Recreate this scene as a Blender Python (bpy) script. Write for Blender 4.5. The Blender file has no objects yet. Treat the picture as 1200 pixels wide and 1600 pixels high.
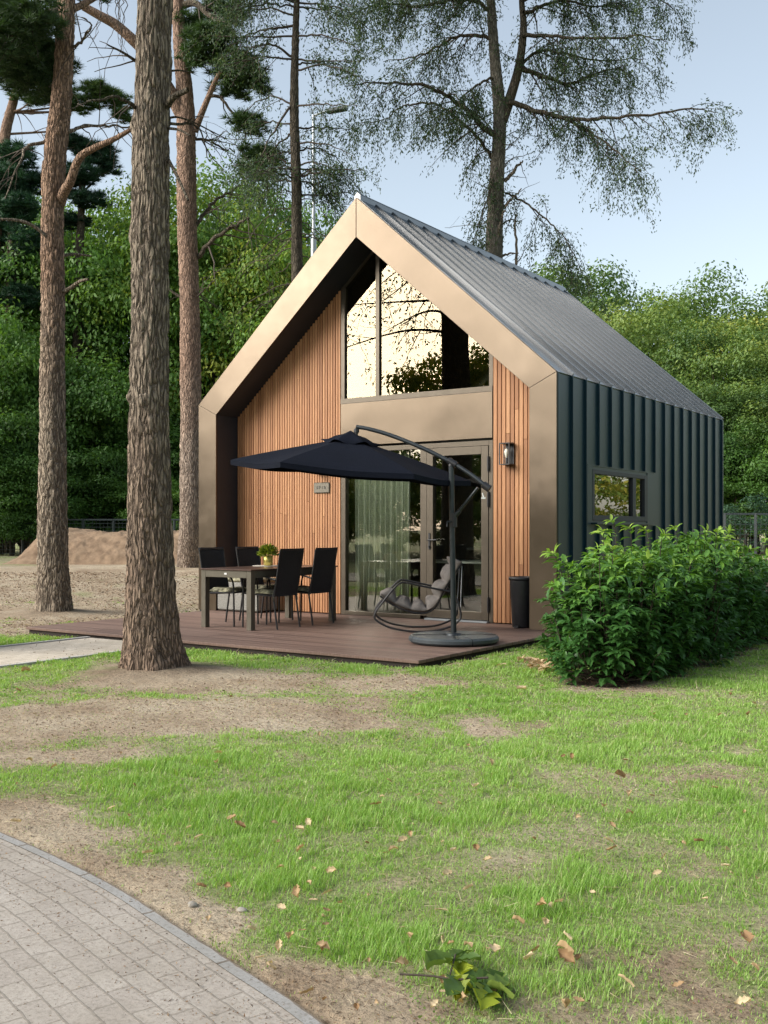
import bpy, math, random
import numpy as np
from mathutils import Vector, Matrix, noise as mnoise
R = math.radians
rng = np.random.default_rng(7)
random.seed(7)
S = bpy.context.scene
COL = S.collection

# ------------------------------------------------------------------ camera, sky, sun, exposure
F, HY, TH = 1610.58, 826.97, -.6026            # focal length (px of the 1200x1600 photo), horizon row, heading
CX, CY, CZ = 11.2177, -11.3549, 1.22
CT, ST = math.cos(TH), math.sin(TH)
cd = bpy.data.cameras.new('camera'); cam = bpy.data.objects.new('camera', cd); COL.objects.link(cam)
cam.location = (CX, CY, CZ); cam.rotation_euler = (R(90), 0, -TH)
cd.sensor_fit = 'VERTICAL'; cd.sensor_height = 36; cd.lens = 36 * F / 1600
cd.shift_y = (HY - 800) / 1600; cd.clip_start = .1; cd.clip_end = 2000
S.camera = cam
SUN_EL, SUN_AZ = R(30), math.atan2(-.62, -.785)       # direction towards the sun: behind the viewer's left
sdir = Vector((math.sin(SUN_AZ) * math.cos(SUN_EL), math.cos(SUN_AZ) * math.cos(SUN_EL), math.sin(SUN_EL)))
W = bpy.data.worlds.new('World'); S.world = W; W.use_nodes = True
nt = W.node_tree; bg = nt.nodes['Background']
sky = nt.nodes.new('ShaderNodeTexSky'); sky.sky_type = 'NISHITA'; sky.sun_disc = False
sky.sun_elevation = SUN_EL; sky.sun_rotation = SUN_AZ
sky.air_density = 1.0; sky.dust_density = 2.0; sky.ozone_density = .7
hs = nt.nodes.new('ShaderNodeHueSaturation'); hs.inputs['Hue'].default_value = .487; hs.inputs['Saturation'].default_value = .56      # thin high haze greys the evening sky
nt.links.new(sky.outputs[0], hs.inputs['Color']); nt.links.new(hs.outputs[0], bg.inputs[0]); bg.inputs[1].default_value = .082
ld = bpy.data.lights.new('sun', 'SUN'); sun = bpy.data.objects.new('sun', ld); COL.objects.link(sun)
ld.energy = 2.0; ld.angle = R(50); ld.color = (1, .96, .88); ld.specular_factor = .25
sun.rotation_euler = sdir.to_track_quat('Z', 'Y').to_euler()
S.view_settings.view_transform = 'Standard'; S.view_settings.look = 'None'; S.view_settings.gamma = 1
S.view_settings.exposure = 1.64
S.render.engine = 'CYCLES'
S.cycles.use_denoising = True; S.cycles.denoising_prefilter = 'NONE'; S.cycles.sample_clamp_indirect = 4
try: S.cycles.denoiser = 'OPENIMAGEDENOISE'
except Exception: pass
S.cycles.max_bounces = 6; S.cycles.transparent_max_bounces = 12
S.cycles.caustics_reflective = False; S.cycles.caustics_refractive = False

# ------------------------------------------------------------------ numeric helpers
def _h(ix, iy, iz, s):
    n = (ix * 374761393 + iy * 668265263 + iz * 2147483647 + s * 974634777) & 0xffffffff
    n = ((n ^ (n >> 13)) * 1274126177) & 0xffffffff
    return ((n ^ (n >> 16)) & 0xffff) / 65535.
def vnoise(x, y, z=0., s=0):
    x, y, z = np.broadcast_arrays(np.asarray(x, float), np.asarray(y, float), np.asarray(z, float))
    ix, iy, iz = (np.floor(a).astype(np.int64) for a in (x, y, z))
    fx, fy, fz = x - ix, y - iy, z - iz
    fx, fy, fz = (a * a * (3 - 2 * a) for a in (fx, fy, fz))
    o = 0
    for i in (0, 1):
        for j in (0, 1):
            for k in (0, 1):
                o = o + _h(ix + i, iy + j, iz + k, s) * (fx if i else 1 - fx) * (fy if j else 1 - fy) * (fz if k else 1 - fz)
    return o
def fbm(x, y, z=0., s=0, o=4):
    t, a, n = 0, .5, 0
    for i in range(o):
        t = t + a * vnoise(np.asarray(x) * 2**i, np.asarray(y) * 2**i, np.asarray(z) * 2**i, s + i); n += a; a *= .5
    return t / n
def sstep(a, b, x):
    t = np.clip((x - a) / (b - a), 0, 1); return t * t * (3 - 2 * t)
def nrm(a):
    a = np.asarray(a, float); return a / np.maximum(np.linalg.norm(a, axis=-1, keepdims=True), 1e-9)

def ground_z(x, y):
    x, y = np.asarray(x, float), np.asarray(y, float)
    d = np.hypot(x - CX, y - CY)
    ox = np.maximum(np.maximum(-.6 - x, x - 6.4), 0); oy = np.maximum(np.maximum(-3.4 - y, y - 7.2), 0)
    off = np.hypot(ox, oy)
    return -.07 + .42 * sstep(15, 25, d) * sstep(.2, 4, off) + .05 * (fbm(x * .5, y * .5, s=3, o=2) - .5) * sstep(.1, 1.2, off)
# a pixel of the photograph and a distance -> a point of the place
def pt(u, v, d):
    r = (u - 600) / F * d
    return np.array((CX + r * CT + d * ST, CY - r * ST + d * CT, CZ - (v - HY) / F * d))
def at(u, v, z=None):
    zz = -.07 if z is None else z
    for _ in range(30):
        p = pt(u, v, F * (CZ - zz) / max(v - HY, 4))
        if z is not None: break
        zz = .5 * zz + .5 * float(ground_z(p[0], p[1]))
    return np.array((p[0], p[1], zz))

# ------------------------------------------------------------------ object helpers
def link(o, parent=None):
    COL.objects.link(o)
    if parent is not None: o.parent = parent
    return o
def tag(o, label=None, cat=None, group=None, kind=None):
    for k, v in (('label', label), ('category', cat), ('group', group), ('kind', kind)):
        if v: o[k] = v
    return o
def thing(name, label, cat, loc=(0, 0, 0), rz=0, group=None):
    o = bpy.data.objects.new(name, None); link(o); o.location = loc; o.rotation_euler = (0, 0, rz)
    o.empty_display_size = .1
    return tag(o, label, cat, group)
def npmesh(name, V, T, mat, parent=None, attrs=None, smooth=False, uv=None):
    V = np.asarray(V, np.float32); T = np.asarray(T, np.int32); k = T.shape[1]
    me = bpy.data.meshes.new(name)
    me.vertices.add(len(V)); me.vertices.foreach_set('co', V.ravel())
    me.loops.add(T.size); me.loops.foreach_set('vertex_index', T.ravel())
    me.polygons.add(len(T)); me.polygons.foreach_set('loop_start', np.arange(len(T), dtype=np.int32) * k)
    if smooth: me.polygons.foreach_set('use_smooth', np.ones(len(T), bool))
    for a, val in (attrs or {}).items():
        me.attributes.new(a, 'FLOAT', 'POINT').data.foreach_set('value', np.asarray(val, np.float32).ravel())
    if uv is not None:
        l = me.uv_layers.new(name='UVMap'); l.data.foreach_set('uv', np.asarray(uv, np.float32)[T.ravel()].ravel())
    me.update(calc_edges=True); me.validate()
    if mat: me.materials.append(mat)
    return link(bpy.data.objects.new(name, me), parent)
class MB:
    def __init__(s): s.v = []; s.f = []; s.sm = []; s.m = []; s.cm = 0
    def add(s, V, Fc, smooth=False):
        b = len(s.v); s.v += [tuple(map(float, p)) for p in V]
        s.f += [tuple(i + b for i in f) for f in Fc]; s.sm += [smooth] * len(Fc); s.m += [s.cm] * len(Fc); return s
    def box(s, x0, x1, y0, y1, z0, z1, M=None, bev=0):
        if bev:
            b = bev; V = []; 
            for z, i in ((z0, b), (z0 + b, 0), (z1 - b, 0), (z1, b)):
                V += [(x0 + i + (b if i == 0 else 0), y0 + i, z), (x1 - i - (b if i == 0 else 0), y0 + i, z), (x1 - i, y0 + i + (b if i == 0 else 0), z), (x1 - i, y1 - i - (b if i == 0 else 0), z),
                      (x1 - i - (b if i == 0 else 0), y1 - i, z), (x0 + i + (b if i == 0 else 0), y1 - i, z), (x0 + i, y1 - i - (b if i == 0 else 0), z), (x0 + i, y0 + i + (b if i == 0 else 0), z)]
            Fc = [tuple(range(7, -1, -1)), tuple(range(24, 32))]
            for r in range(3):
                for k in range(8): Fc.append((r * 8 + k, r * 8 + (k + 1) % 8, r * 8 + 8 + (k + 1) % 8, r * 8 + 8 + k))
        else:
            V = [(x0, y0, z0), (x1, y0, z0), (x1, y1, z0), (x0, y1, z0), (x0, y0, z1), (x1, y0, z1), (x1, y1, z1), (x0, y1, z1)]
            Fc = [(3, 2, 1, 0), (4, 5, 6, 7), (0, 1, 5, 4), (1, 2, 6, 5), (2, 3, 7, 6), (3, 0, 4, 7)]
        if M is not None: V = [tuple(M @ Vector(p)) for p in V]
        return s.add(V, Fc)
    def bar(s, p0, p1, w, h, up=(0, 0, 1)):
        p0, p1 = Vector(p0), Vector(p1); d = p1 - p0; z = d.normalized(); u = Vector(up)
        if abs(z.dot(u)) > .95: u = Vector((1, 0, 0))
        x = z.cross(u).normalized(); y = x.cross(z)
        M = Matrix((x, y, z)).transposed().to_4x4(); M.translation = p0
        return s.box(-w / 2, w / 2, -h / 2, h / 2, 0, d.length, M)
    def tube(s, pts, rad, n=8, cap=True, closed=False):
        P = [Vector(p) for p in pts]; m = len(P); rad = [rad] * m if not hasattr(rad, '__len__') else rad
        V = []; Fc = []; prev = None
        for i in range(m):
            a = P[(i - 1) % m] if (i or closed) else P[0]; b = P[(i + 1) % m] if (i < m - 1 or closed) else P[-1]
            t = (b - a).normalized()
            if prev is None:
                u = Vector((0, 0, 1)) if abs(t.z) < .9 else Vector((1, 0, 0)); x = t.cross(u).normalized()
            else: x = (prev - t * prev.dot(t)).normalized()
            prev = x; y = t.cross(x)
            for k in range(n):
                c = 2 * math.pi * k / n; V.append(P[i] + (x * math.cos(c) + y * math.sin(c)) * rad[i])
        for i in range(m if closed else m - 1):
            j = (i + 1) % m
            for k in range(n): Fc.append((i * n + k, i * n + (k + 1) % n, j * n + (k + 1) % n, j * n + k))
        s.add(V, Fc, True)
        if cap and not closed: s.add(V[:n], [tuple(range(n - 1, -1, -1))]); s.add(V[-n:], [tuple(range(n))])
        return s
    def lathe(s, prof, c=(0, 0, 0), n=32, smooth=True):
        V = []; Fc = []
        for r, z in prof:
            for k in range(n): a = 2 * math.pi * k / n; V.append((c[0] + r * math.cos(a), c[1] + r * math.sin(a), c[2] + z))
        for i in range(len(prof) - 1):
            for k in range(n): Fc.append((i * n + k, i * n + (k + 1) % n, (i + 1) * n + (k + 1) % n, (i + 1) * n + k))
        s.add(V, Fc, smooth)
        if prof[0][0] > 1e-4: s.add(V[:n], [tuple(range(n - 1, -1, -1))])
        if prof[-1][0] > 1e-4: s.add(V[-n:], [tuple(range(n))])
        return s
    def prism(s, poly, y0, y1):                 # polygon in x,z pushed from y0 to y1
        n = len(poly); V = [(x, y0, z) for x, z in poly] + [(x, y1, z) for x, z in poly]
        return s.add(V, [tuple(range(n)), tuple(range(2 * n - 1, n - 1, -1))] + [(i, i + n, (i + 1) % n + n, (i + 1) % n) for i in range(n)])
    def build(s, name, mat, parent=None, bevel=0):
        me = bpy.data.meshes.new(name); me.from_pydata(s.v, [], s.f)
        me.polygons.foreach_set('use_smooth', s.sm)
        for m in (mat if isinstance(mat, (list, tuple)) else [mat]): me.materials.append(m)
        me.polygons.foreach_set('material_index', s.m); me.update()
        o = link(bpy.data.objects.new(name, me), parent)
        if bevel:
            b = o.modifiers.new('bevel', 'BEVEL'); b.width = bevel; b.segments = 2; b.limit_method = 'ANGLE'; b.angle_limit = R(40)
        return o
def smooth_path(P, n=6):
    P = np.asarray(P, float); Q = np.vstack([2 * P[0] - P[1], P, 2 * P[-1] - P[-2]]); o = []
    for i in range(1, len(Q) - 2):
        for t in np.linspace(0, 1, n, endpoint=False):
            a, b, c, d = Q[i - 1:i + 3]
            o.append(.5 * (2 * b + (c - a) * t + (2 * a - 5 * b + 4 * c - d) * t * t + (3 * b - a - 3 * c + d) * t**3))
    o.append(P[-1]); return np.array(o)
def dup(o, parent=None, loc=None, rz=None, label=None, scale=None):
    c = o.copy(); link(c, parent)
    if parent is None:
        if loc is not None: c.location = loc
        if rz is not None: c.rotation_euler = (0, 0, rz)
        if scale is not None: c.scale = scale
        if label: c['label'] = label
    for ch in list(o.children): dup(ch, c)
    return c

# ------------------------------------------------------------------ materials
def newmat(name):
    m = bpy.data.materials.new(name); m.use_nodes = True
    n = m.node_tree.nodes; return m, n, m.node_tree.links, n['Principled BSDF']
def N(n, t, **kw):
    o = n.new('ShaderNode' + t)
    for k, v in kw.items():
        if k.startswith('i_'):
            key = k[2:]; key = int(key) if key.isdigit() else key.replace('_', ' ')
            o.inputs[key].default_value = v
        else: setattr(o, k, v)
    return o
def ramp(n, stops):
    r = N(n, 'ValToRGB'); e = r.color_ramp.elements
    while len(e) < len(stops): e.new(.5)
    for q, (p, c) in zip(e, stops): q.position = p; q.color = (*c, 1)
    return r
def pm(name, c1, c2=None, scale=6., rough=.6, metal=0, bump=0, bscale=60., stretch=(1, 1, 1), spec=.5, coat=0, rvar=0, detail=5):
    m, n, l, b = newmat(name)
    b.inputs['Roughness'].default_value = rough; b.inputs['Metallic'].default_value = metal
    b.inputs['Specular IOR Level'].default_value = spec; b.inputs['Coat Weight'].default_value = coat; b.inputs['Coat Roughness'].default_value = .28
    b.inputs['Base Color'].default_value = (*c1, 1)
    tc = N(n, 'TexCoord'); mp = N(n, 'Mapping'); mp.inputs['Scale'].default_value = stretch; l.new(tc.outputs['Object'], mp.inputs[0])
    if c2 is not None:
        t = N(n, 'TexNoise', i_Scale=scale, i_Detail=detail, i_Roughness=.62); l.new(mp.outputs[0], t.inputs['Vector'])
        r = ramp(n, [(.3, c1), (.7, c2)]); l.new(t.outputs['Fac'], r.inputs[0]); l.new(r.outputs[0], b.inputs['Base Color'])
        if rvar:
            q = N(n, 'MapRange', i_1=.3, i_2=.7, i_3=rough - rvar, i_4=rough + rvar); l.new(t.outputs['Fac'], q.inputs[0]); l.new(q.outputs[0], b.inputs['Roughness'])
    if bump:
        t = N(n, 'TexNoise', i_Scale=bscale, i_Detail=4); l.new(mp.outputs[0], t.inputs['Vector'])
        q = N(n, 'Bump', i_Strength=bump, i_Distance=.01); l.new(t.outputs['Fac'], q.inputs['Height']); l.new(q.outputs[0], b.inputs['Normal'])
    return m
def leafmat(name, stops, rough=.5, trans=.35, spec=.3, vary=0.):
    m, n, l, b = newmat(name)
    a = N(n, 'Attribute', attribute_name='tint'); r = ramp(n, stops); oi = N(n, 'ObjectInfo'); mv = N(n, 'Math', operation='MULTIPLY_ADD'); mv.inputs[1].default_value = vary; mv.inputs[2].default_value = -vary / 2
    l.new(oi.outputs['Random'], mv.inputs[0]); av = N(n, 'Math', operation='ADD', use_clamp=True); l.new(a.outputs['Fac'], av.inputs[0]); l.new(mv.outputs[0], av.inputs[1]); l.new(av.outputs[0], r.inputs[0])
    l.new(r.outputs[0], b.inputs['Base Color']); b.inputs['Roughness'].default_value = rough; b.inputs['Specular IOR Level'].default_value = spec
    t = N(n, 'BsdfTranslucent'); g = N(n, 'MixRGB', blend_type='MULTIPLY'); g.inputs[0].default_value = 1; g.inputs[2].default_value = (1.3, 1.25, .6, 1)
    l.new(r.outputs[0], g.inputs[1]); l.new(g.outputs[0], t.inputs[0])
    x = N(n, 'MixShader'); x.inputs[0].default_value = trans; l.new(b.outputs[0], x.inputs[1]); l.new(t.outputs[0], x.inputs[2])
    l.new(x.outputs[0], n['Material Output'].inputs[0]); return m
def metalmat(name, col, rough, dent=.35, dscale=1.6, metal=1.0):
    m, n, l, b = newmat(name)
    b.inputs['Metallic'].default_value = metal
    tc = N(n, 'TexCoord'); t = N(n, 'TexNoise', i_Scale=dscale, i_Detail=1.5); l.new(tc.outputs['Object'], t.inputs['Vector'])
    q = N(n, 'Bump', i_Strength=dent, i_Distance=.06); l.new(t.outputs['Fac'], q.inputs['Height']); l.new(q.outputs[0], b.inputs['Normal'])
    t2 = N(n, 'TexNoise', i_Scale=9., i_Detail=5); l.new(tc.outputs['Object'], t2.inputs['Vector'])
    r = ramp(n, [(.3, tuple(c * .96 for c in col)), (.7, tuple(c * 1.03 for c in col))]); l.new(t2.outputs['Fac'], r.inputs[0]); l.new(r.outputs[0], b.inputs['Base Color'])
    w = N(n, 'MapRange', i_1=.3, i_2=.7, i_3=rough - .03, i_4=rough + .03); l.new(t2.outputs['Fac'], w.inputs[0]); l.new(w.outputs[0], b.inputs['Roughness'])
    return m
def glassmat(name, base, gain, tint, wob=.02, refl=(1, .96, .88)):
    m, n, l, b = newmat(name); n.remove(b)
    f = N(n, 'Fresnel', i_IOR=1.5); k = N(n, 'Math', operation='MULTIPLY_ADD', use_clamp=True); k.inputs[1].default_value = gain; k.inputs[2].default_value = base; l.new(f.outputs[0], k.inputs[0])
    tr = N(n, 'BsdfTransparent'); tr.inputs[0].default_value = (*tint, 1); g = N(n, 'BsdfGlossy', i_Roughness=0.0); g.inputs[0].default_value = (*refl, 1)
    tc = N(n, 'TexCoord'); t = N(n, 'TexNoise', i_Scale=.9, i_Detail=0.); l.new(tc.outputs['Object'], t.inputs['Vector'])
    q = N(n, 'Bump', i_Strength=wob, i_Distance=.05); l.new(t.outputs['Fac'], q.inputs['Height']); l.new(q.outputs[0], g.inputs['Normal'])
    x = N(n, 'MixShader'); l.new(k.outputs[0], x.inputs[0]); l.new(tr.outputs[0], x.inputs[1]); l.new(g.outputs[0], x.inputs[2])
    l.new(x.outputs[0], n['Material Output'].inputs[0]); return m
def slatmat(name, stops):
    m, n, l, b = newmat(name)
    g = N(n, 'NewGeometry'); r = ramp(n, stops); l.new(g.outputs['Random Per Island'], r.inputs[0])
    tc = N(n, 'TexCoord'); mp = N(n, 'Mapping'); mp.inputs['Scale'].default_value = (40, 40, 1.6); l.new(tc.outputs['Object'], mp.inputs[0])
    t = N(n, 'TexNoise', i_Scale=2., i_Detail=6, i_Roughness=.65); l.new(mp.outputs[0], t.inputs['Vector'])
    r2 = ramp(n, [(.25, (.62, .55, .5)), (.7, (1.1, 1.08, 1.05))]); l.new(t.outputs['Fac'], r2.inputs[0])
    x = N(n, 'MixRGB', blend_type='MULTIPLY'); x.inputs[0].default_value = 1; l.new(r.outputs[0], x.inputs[1]); l.new(r2.outputs[0], x.inputs[2]); l.new(x.outputs[0], b.inputs['Base Color'])
    b.inputs['Roughness'].default_value = .62
    q = N(n, 'Bump', i_Strength=.2, i_Distance=.004); l.new(t.outputs['Fac'], q.inputs['Height']); l.new(q.outputs[0], b.inputs['Normal']); return m

M = {}
M['bronze'] = metalmat('bronze_sheet', (.122, .097, .072), .37, .5, .9)
M['bronze_dark'] = pm('bronze_frame', (.085, .07, .052), (.10, .083, .062), 8, .4, .6)
M['lining'] = pm('dark_lining', (.012, .014, .02), (.018, .02, .027), 5, .55)
M['teal'] = pm('dark_teal_sheet', (.004, .022, .034), (.005, .026, .040), 2, .36, 0); M['teal'].node_tree.nodes['Principled BSDF'].inputs['IOR'].default_value = 1.42
M['roofm'] = pm('dark_roof_sheet', (.012, .024, .034), (.014, .028, .039), 3, .24, 0); M['roofm'].node_tree.nodes['Principled BSDF'].inputs['IOR'].default_value = 2.1
M['cladding'] = slatmat('larch_slats', [(0, (.32, .145, .06)), (.5, (.44, .215, .097)), (1, (.55, .295, .142))])
M['backing'] = pm('cladding_backing', (.03, .016, .009), None, rough=.8)
M['decking'] = slatmat('deck_boards', [(0, (.135, .085, .068)), (.5, (.18, .118, .095)), (1, (.225, .152, .126))])
M['glass_gable'] = glassmat('mirror_coated_glass', .055, .45, (.5, .52, .5), refl=(1, .84, .60))
M['glass'] = glassmat('clear_glass', .05, 1.1, (.90, .93, .89))
M['glass_side'] = glassmat('side_glass', .2, 1.1, (.5, .55, .52))
M['black'] = pm('black_metal', (.012, .012, .014), (.02, .02, .022), 20, .42)
M['textile'] = pm('black_textilene', (.010, .010, .013), (.017, .017, .021), 60, .8, bump=.3, bscale=400)
M['canopy'] = pm('navy_canopy', (.0035, .0052, .0105), (.0045, .0065, .0135), 3, .85, bump=.15, bscale=300, spec=.12)
M['pole'] = pm('dark_steel_tube', (.03, .036, .04), (.042, .05, .055), 12, .36, .5)
M['basep'] = pm('slate_plastic', (.035, .045, .052), (.055, .066, .072), 5, .5, bump=.15, bscale=80)
M['greym'] = pm('champagne_aluminium', (.12, .108, .085), (.15, .135, .107), 10, .42, .5)
M['tabletop'] = pm('brown_tabletop', (.06, .033, .026), (.10, .06, .046), 4, .3, stretch=(8, 1, 1))
M['cushion'] = pm('grey_cushion', (.13, .115, .105), (.21, .19, .175), 14, .85, bump=.5, bscale=25)
M['seatpad'] = pm('patterned_seat_pad', (.42, .40, .27), (.06, .055, .03), 16, .9, detail=1)
M['wicker'] = pm('grey_wicker', (.14, .135, .12), (.30, .29, .26), 70, .7, stretch=(1, 1, 2), bump=.6, bscale=90)
M['brass'] = pm('brass_pot', (.55, .45, .12), (.62, .52, .16), 4, .3, .8)
M['linen'] = pm('folded_linen', (.5, .46, .4), (.62, .58, .5), 20, .9, bump=.3)
M['white'] = pm('white_paint', (.7, .7, .68), (.78, .78, .76), 8, .4)
M['room'] = pm('room_paint', (.10, .095, .085), (.12, .115, .10), 3, .7)
M['roomfloor'] = pm('room_floor', (.09, .055, .035), (.14, .09, .06), 4, .35, stretch=(1, 8, 1))
M['fence'] = pm('fence_metal', (.02, .03, .032), (.03, .04, .043), 8, .5)
M['galv'] = pm('galvanised_steel', (.27, .30, .32), (.36, .39, .41), 6, .4, .4)
M['sand'] = pm('loose_sand', (.15, .095, .056), (.31, .215, .135), 3.5, .95, bump=1., bscale=18)
M['stone'] = pm('field_stone', (.22, .2, .17), (.36, .33, .28), 14, .85, bump=.5, bscale=30)
M['brownstone'] = pm('brown_stone', (.2, .13, .08), (.3, .2, .13), 14, .85, bump=.4, bscale=30)
M['ink'] = pm('engraving', (.03, .028, .024), None, rough=.6)
M['curtain'] = leafmat('sheer_curtain', [(0, (.74, .77, .66)), (1, (.86, .88, .78))], .9, .15, .1)
def barkmat(name, low, high, dark, hx, fs=30.):
    m, n, l, b = newmat(name)
    c = N(n, 'Attribute', attribute_name='crack'); h = N(n, 'Attribute', attribute_name='rise')
    tc = N(n, 'TexCoord'); mp = N(n, 'Mapping'); mp.inputs['Scale'].default_value = (1, 1, .3); l.new(tc.outputs['Object'], mp.inputs[0])
    t = N(n, 'TexNoise', i_Scale=16., i_Detail=7, i_Roughness=.7); l.new(mp.outputs[0], t.inputs['Vector'])
    t3 = N(n, 'TexNoise', i_Scale=2.2, i_Detail=3); l.new(mp.outputs[0], t3.inputs['Vector'])
    r1 = ramp(n, [(.25, tuple(v * .55 for v in low)), (.5, low), (.78, tuple(min(1, v * 1.5) for v in low))]); l.new(t.outputs['Fac'], r1.inputs[0])
    r2 = ramp(n, [(.25, tuple(v * .55 for v in high)), (.5, high), (.78, tuple(min(1, v * 1.4) for v in high))]); l.new(t.outputs['Fac'], r2.inputs[0])
    hs = N(n, 'Math', operation='MULTIPLY_ADD'); hs.inputs[1].default_value = .5; l.new(t3.outputs['Fac'], hs.inputs[0]); l.new(h.outputs['Fac'], hs.inputs[2])
    hr = N(n, 'MapRange', i_1=hx + .12, i_2=hx + .45); l.new(hs.outputs[0], hr.inputs[0])
    x = N(n, 'MixRGB'); l.new(hr.outputs[0], x.inputs[0]); l.new(r1.outputs[0], x.inputs[1]); l.new(r2.outputs[0], x.inputs[2])
    wn = N(n, 'TexNoise', i_Scale=7., i_Detail=3); mpw = N(n, 'Mapping'); mpw.inputs['Scale'].default_value = (1, 1, .5); l.new(tc.outputs['Object'], mpw.inputs[0]); l.new(mpw.outputs[0], wn.inputs['Vector'])
    wm = N(n, 'MixRGB', blend_type='LINEAR_LIGHT'); wm.inputs[0].default_value = .05; l.new(tc.outputs['Object'], wm.inputs[1]); l.new(wn.outputs['Color'], wm.inputs[2])
    mpv = N(n, 'Mapping'); mpv.inputs['Scale'].default_value = (1, 1, .14); l.new(wm.outputs[0], mpv.inputs[0])
    ve = N(n, 'TexVoronoi', feature='DISTANCE_TO_EDGE', i_Scale=fs); l.new(mpv.outputs[0], ve.inputs['Vector'])
    vm = N(n, 'MapRange', i_1=.0, i_2=.22); l.new(ve.outputs['Distance'], vm.inputs[0])
    mn = N(n, 'Math', operation='MULTIPLY'); cm = N(n, 'MapRange', i_1=.0, i_2=.5, i_3=.25, i_4=1.); l.new(c.outputs['Fac'], cm.inputs[0]); l.new(cm.outputs[0], mn.inputs[0]); l.new(vm.outputs[0], mn.inputs[1])
    cr = N(n, 'MapRange', i_1=.05, i_2=.62, i_3=.72, i_4=0.); l.new(mn.outputs[0], cr.inputs[0])
    y = N(n, 'MixRGB'); y.inputs[2].default_value = (*dark, 1); l.new(cr.outputs[0], y.inputs[0]); l.new(x.outputs[0], y.inputs[1]); l.new(y.outputs[0], b.inputs['Base Color'])
    b.inputs['Roughness'].default_value = .9; b.inputs['Specular IOR Level'].default_value = .2
    mp2 = N(n, 'Mapping'); mp2.inputs['Scale'].default_value = (1, 1, .35); l.new(tc.outputs['Object'], mp2.inputs[0])
    v = N(n, 'TexVoronoi', feature='DISTANCE_TO_EDGE', i_Scale=34.); l.new(mp2.outputs[0], v.inputs['Vector'])
    vr = N(n, 'MapRange', i_1=0., i_2=.18); l.new(v.outputs['Distance'], vr.inputs[0])
    ad = N(n, 'Math', operation='MULTIPLY_ADD'); ad.inputs[1].default_value = 2.2; l.new(vm.outputs[0], ad.inputs[0]); l.new(t.outputs['Fac'], ad.inputs[2])
    q = N(n, 'Bump', i_Strength=.9, i_Distance=.014); l.new(ad.outputs[0], q.inputs['Height']); l.new(q.outputs[0], b.inputs['Normal']); return m
M['bark_grey'] = barkmat('grey_brown_bark', (.235, .16, .115), (.225, .185, .14), (.04, .028, .021), .12)
M['bark_pine'] = barkmat('pine_bark', (.30, .245, .185), (.29, .19, .13), (.045, .03, .022), .55)
M['bark_red'] = barkmat('red_pine_bark', (.34, .27, .215), (.30, .20, .145), (.07, .045, .034), .45, 30.)
M['bark_dark'] = barkmat('dark_bark', (.10, .085, .062), (.11, .09, .066), (.03, .024, .017), .9)
M['bark_lichen'] = barkmat('grey_lichen_bark', (.20, .18, .145), (.17, .155, .125), (.05, .042, .034), .9)
M['twig'] = pm('twig_bark', (.035, .027, .02), (.07, .052, .038), 8, .9)
M['needle'] = leafmat('pine_needles', [(0, (.02, .045, .015)), (.55, (.05, .098, .03)), (1, (.13, .17, .05))], .5, .3)
M['needle_blue'] = leafmat('blue_green_needles', [(0, (.010, .032, .018)), (.6, (.022, .066, .036)), (1, (.05, .11, .055))], .5, .25)
M['sprig'] = leafmat('drooping_sprigs', [(0, (.02, .045, .022)), (.6, (.045, .085, .036)), (1, (.09, .12, .042))], .5, .35)
M['leaf'] = leafmat('broad_leaves', [(0, (.035, .085, .018)), (.5, (.085, .185, .034)), (.85, (.16, .27, .05)), (1, (.27, .32, .05))], .5, .4, .3, .42)
M['leaf_oak'] = leafmat('oak_leaves', [(0, (.04, .09, .024)), (.5, (.11, .19, .045)), (.85, (.22, .29, .065)), (1, (.36, .34, .07))], .5, .35, .3, .5)
M['laurel'] = leafmat('laurel_leaves', [(0, (.024, .075, .024)), (.4, (.058, .155, .037)), (.7, (.165, .33, .052)), (1, (.34, .48, .09))], .42, .32, .4)
M['grassm'] = leafmat('grass_blades', [(0, (.145, .265, .045)), (.5, (.26, .445, .092)), (.85, (.37, .53, .17)), (1, (.56, .54, .32))], .5, .42)
M['dryleaf'] = leafmat('dry_leaves', [(0, (.22, .12, .06)), (.5, (.42, .29, .165)), (1, (.60, .49, .33))], .8, .2, .2)
M['litter'] = leafmat('needle_litter', [(0, (.06, .035, .02)), (.5, (.17, .10, .055)), (1, (.34, .24, .14))], .9, .05, .1)
M['potleaf'] = leafmat('pot_plant_leaves', [(0, (.05, .10, .012)), (1, (.28, .34, .03))], .5, .3)

# ------------------------------------------------------------------ scattering of small templates
def frames(d, up, roll=None):
    d = nrm(d); up = np.broadcast_to(np.asarray(up, float), d.shape)
    x = np.cross(d, up); bad = np.linalg.norm(x, axis=1) < 1e-3; x[bad] = (1, 0, 0); x = nrm(x); n = np.cross(x, d)
    if roll is not None:
        c, s = np.cos(roll)[:, None], np.sin(roll)[:, None]; x, n = x * c + n * s, n * c - x * s
    return np.stack([x, d, n], 1)              # rows: right, along, normal
def scatter(tv, tt, P, Fr, size, tint, width=None):
    tv = np.asarray(tv, float); tt = np.asarray(tt); n = len(P)
    size = np.broadcast_to(size, (n,)); width = size if width is None else np.broadcast_to(width, (n,))
    sc = np.stack([width, size, size], 1)
    V = np.einsum('vk,nk,nkj->nvj', tv, sc, Fr) + np.asarray(P)[:, None, :]
    T = tt[None] + (np.arange(n) * len(tv))[:, None, None]
    return V.reshape(-1, 3), T.reshape(-1, tt.shape[1]), np.repeat(np.broadcast_to(tint, (n,)), len(tv))
def merge(parts):
    V, T, A, b = [], [], [], 0
    for v, t, a in parts: V.append(v); T.append(t + b); A.append(a); b += len(v)
    return np.vstack(V), np.vstack(T), np.concatenate(A)
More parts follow.
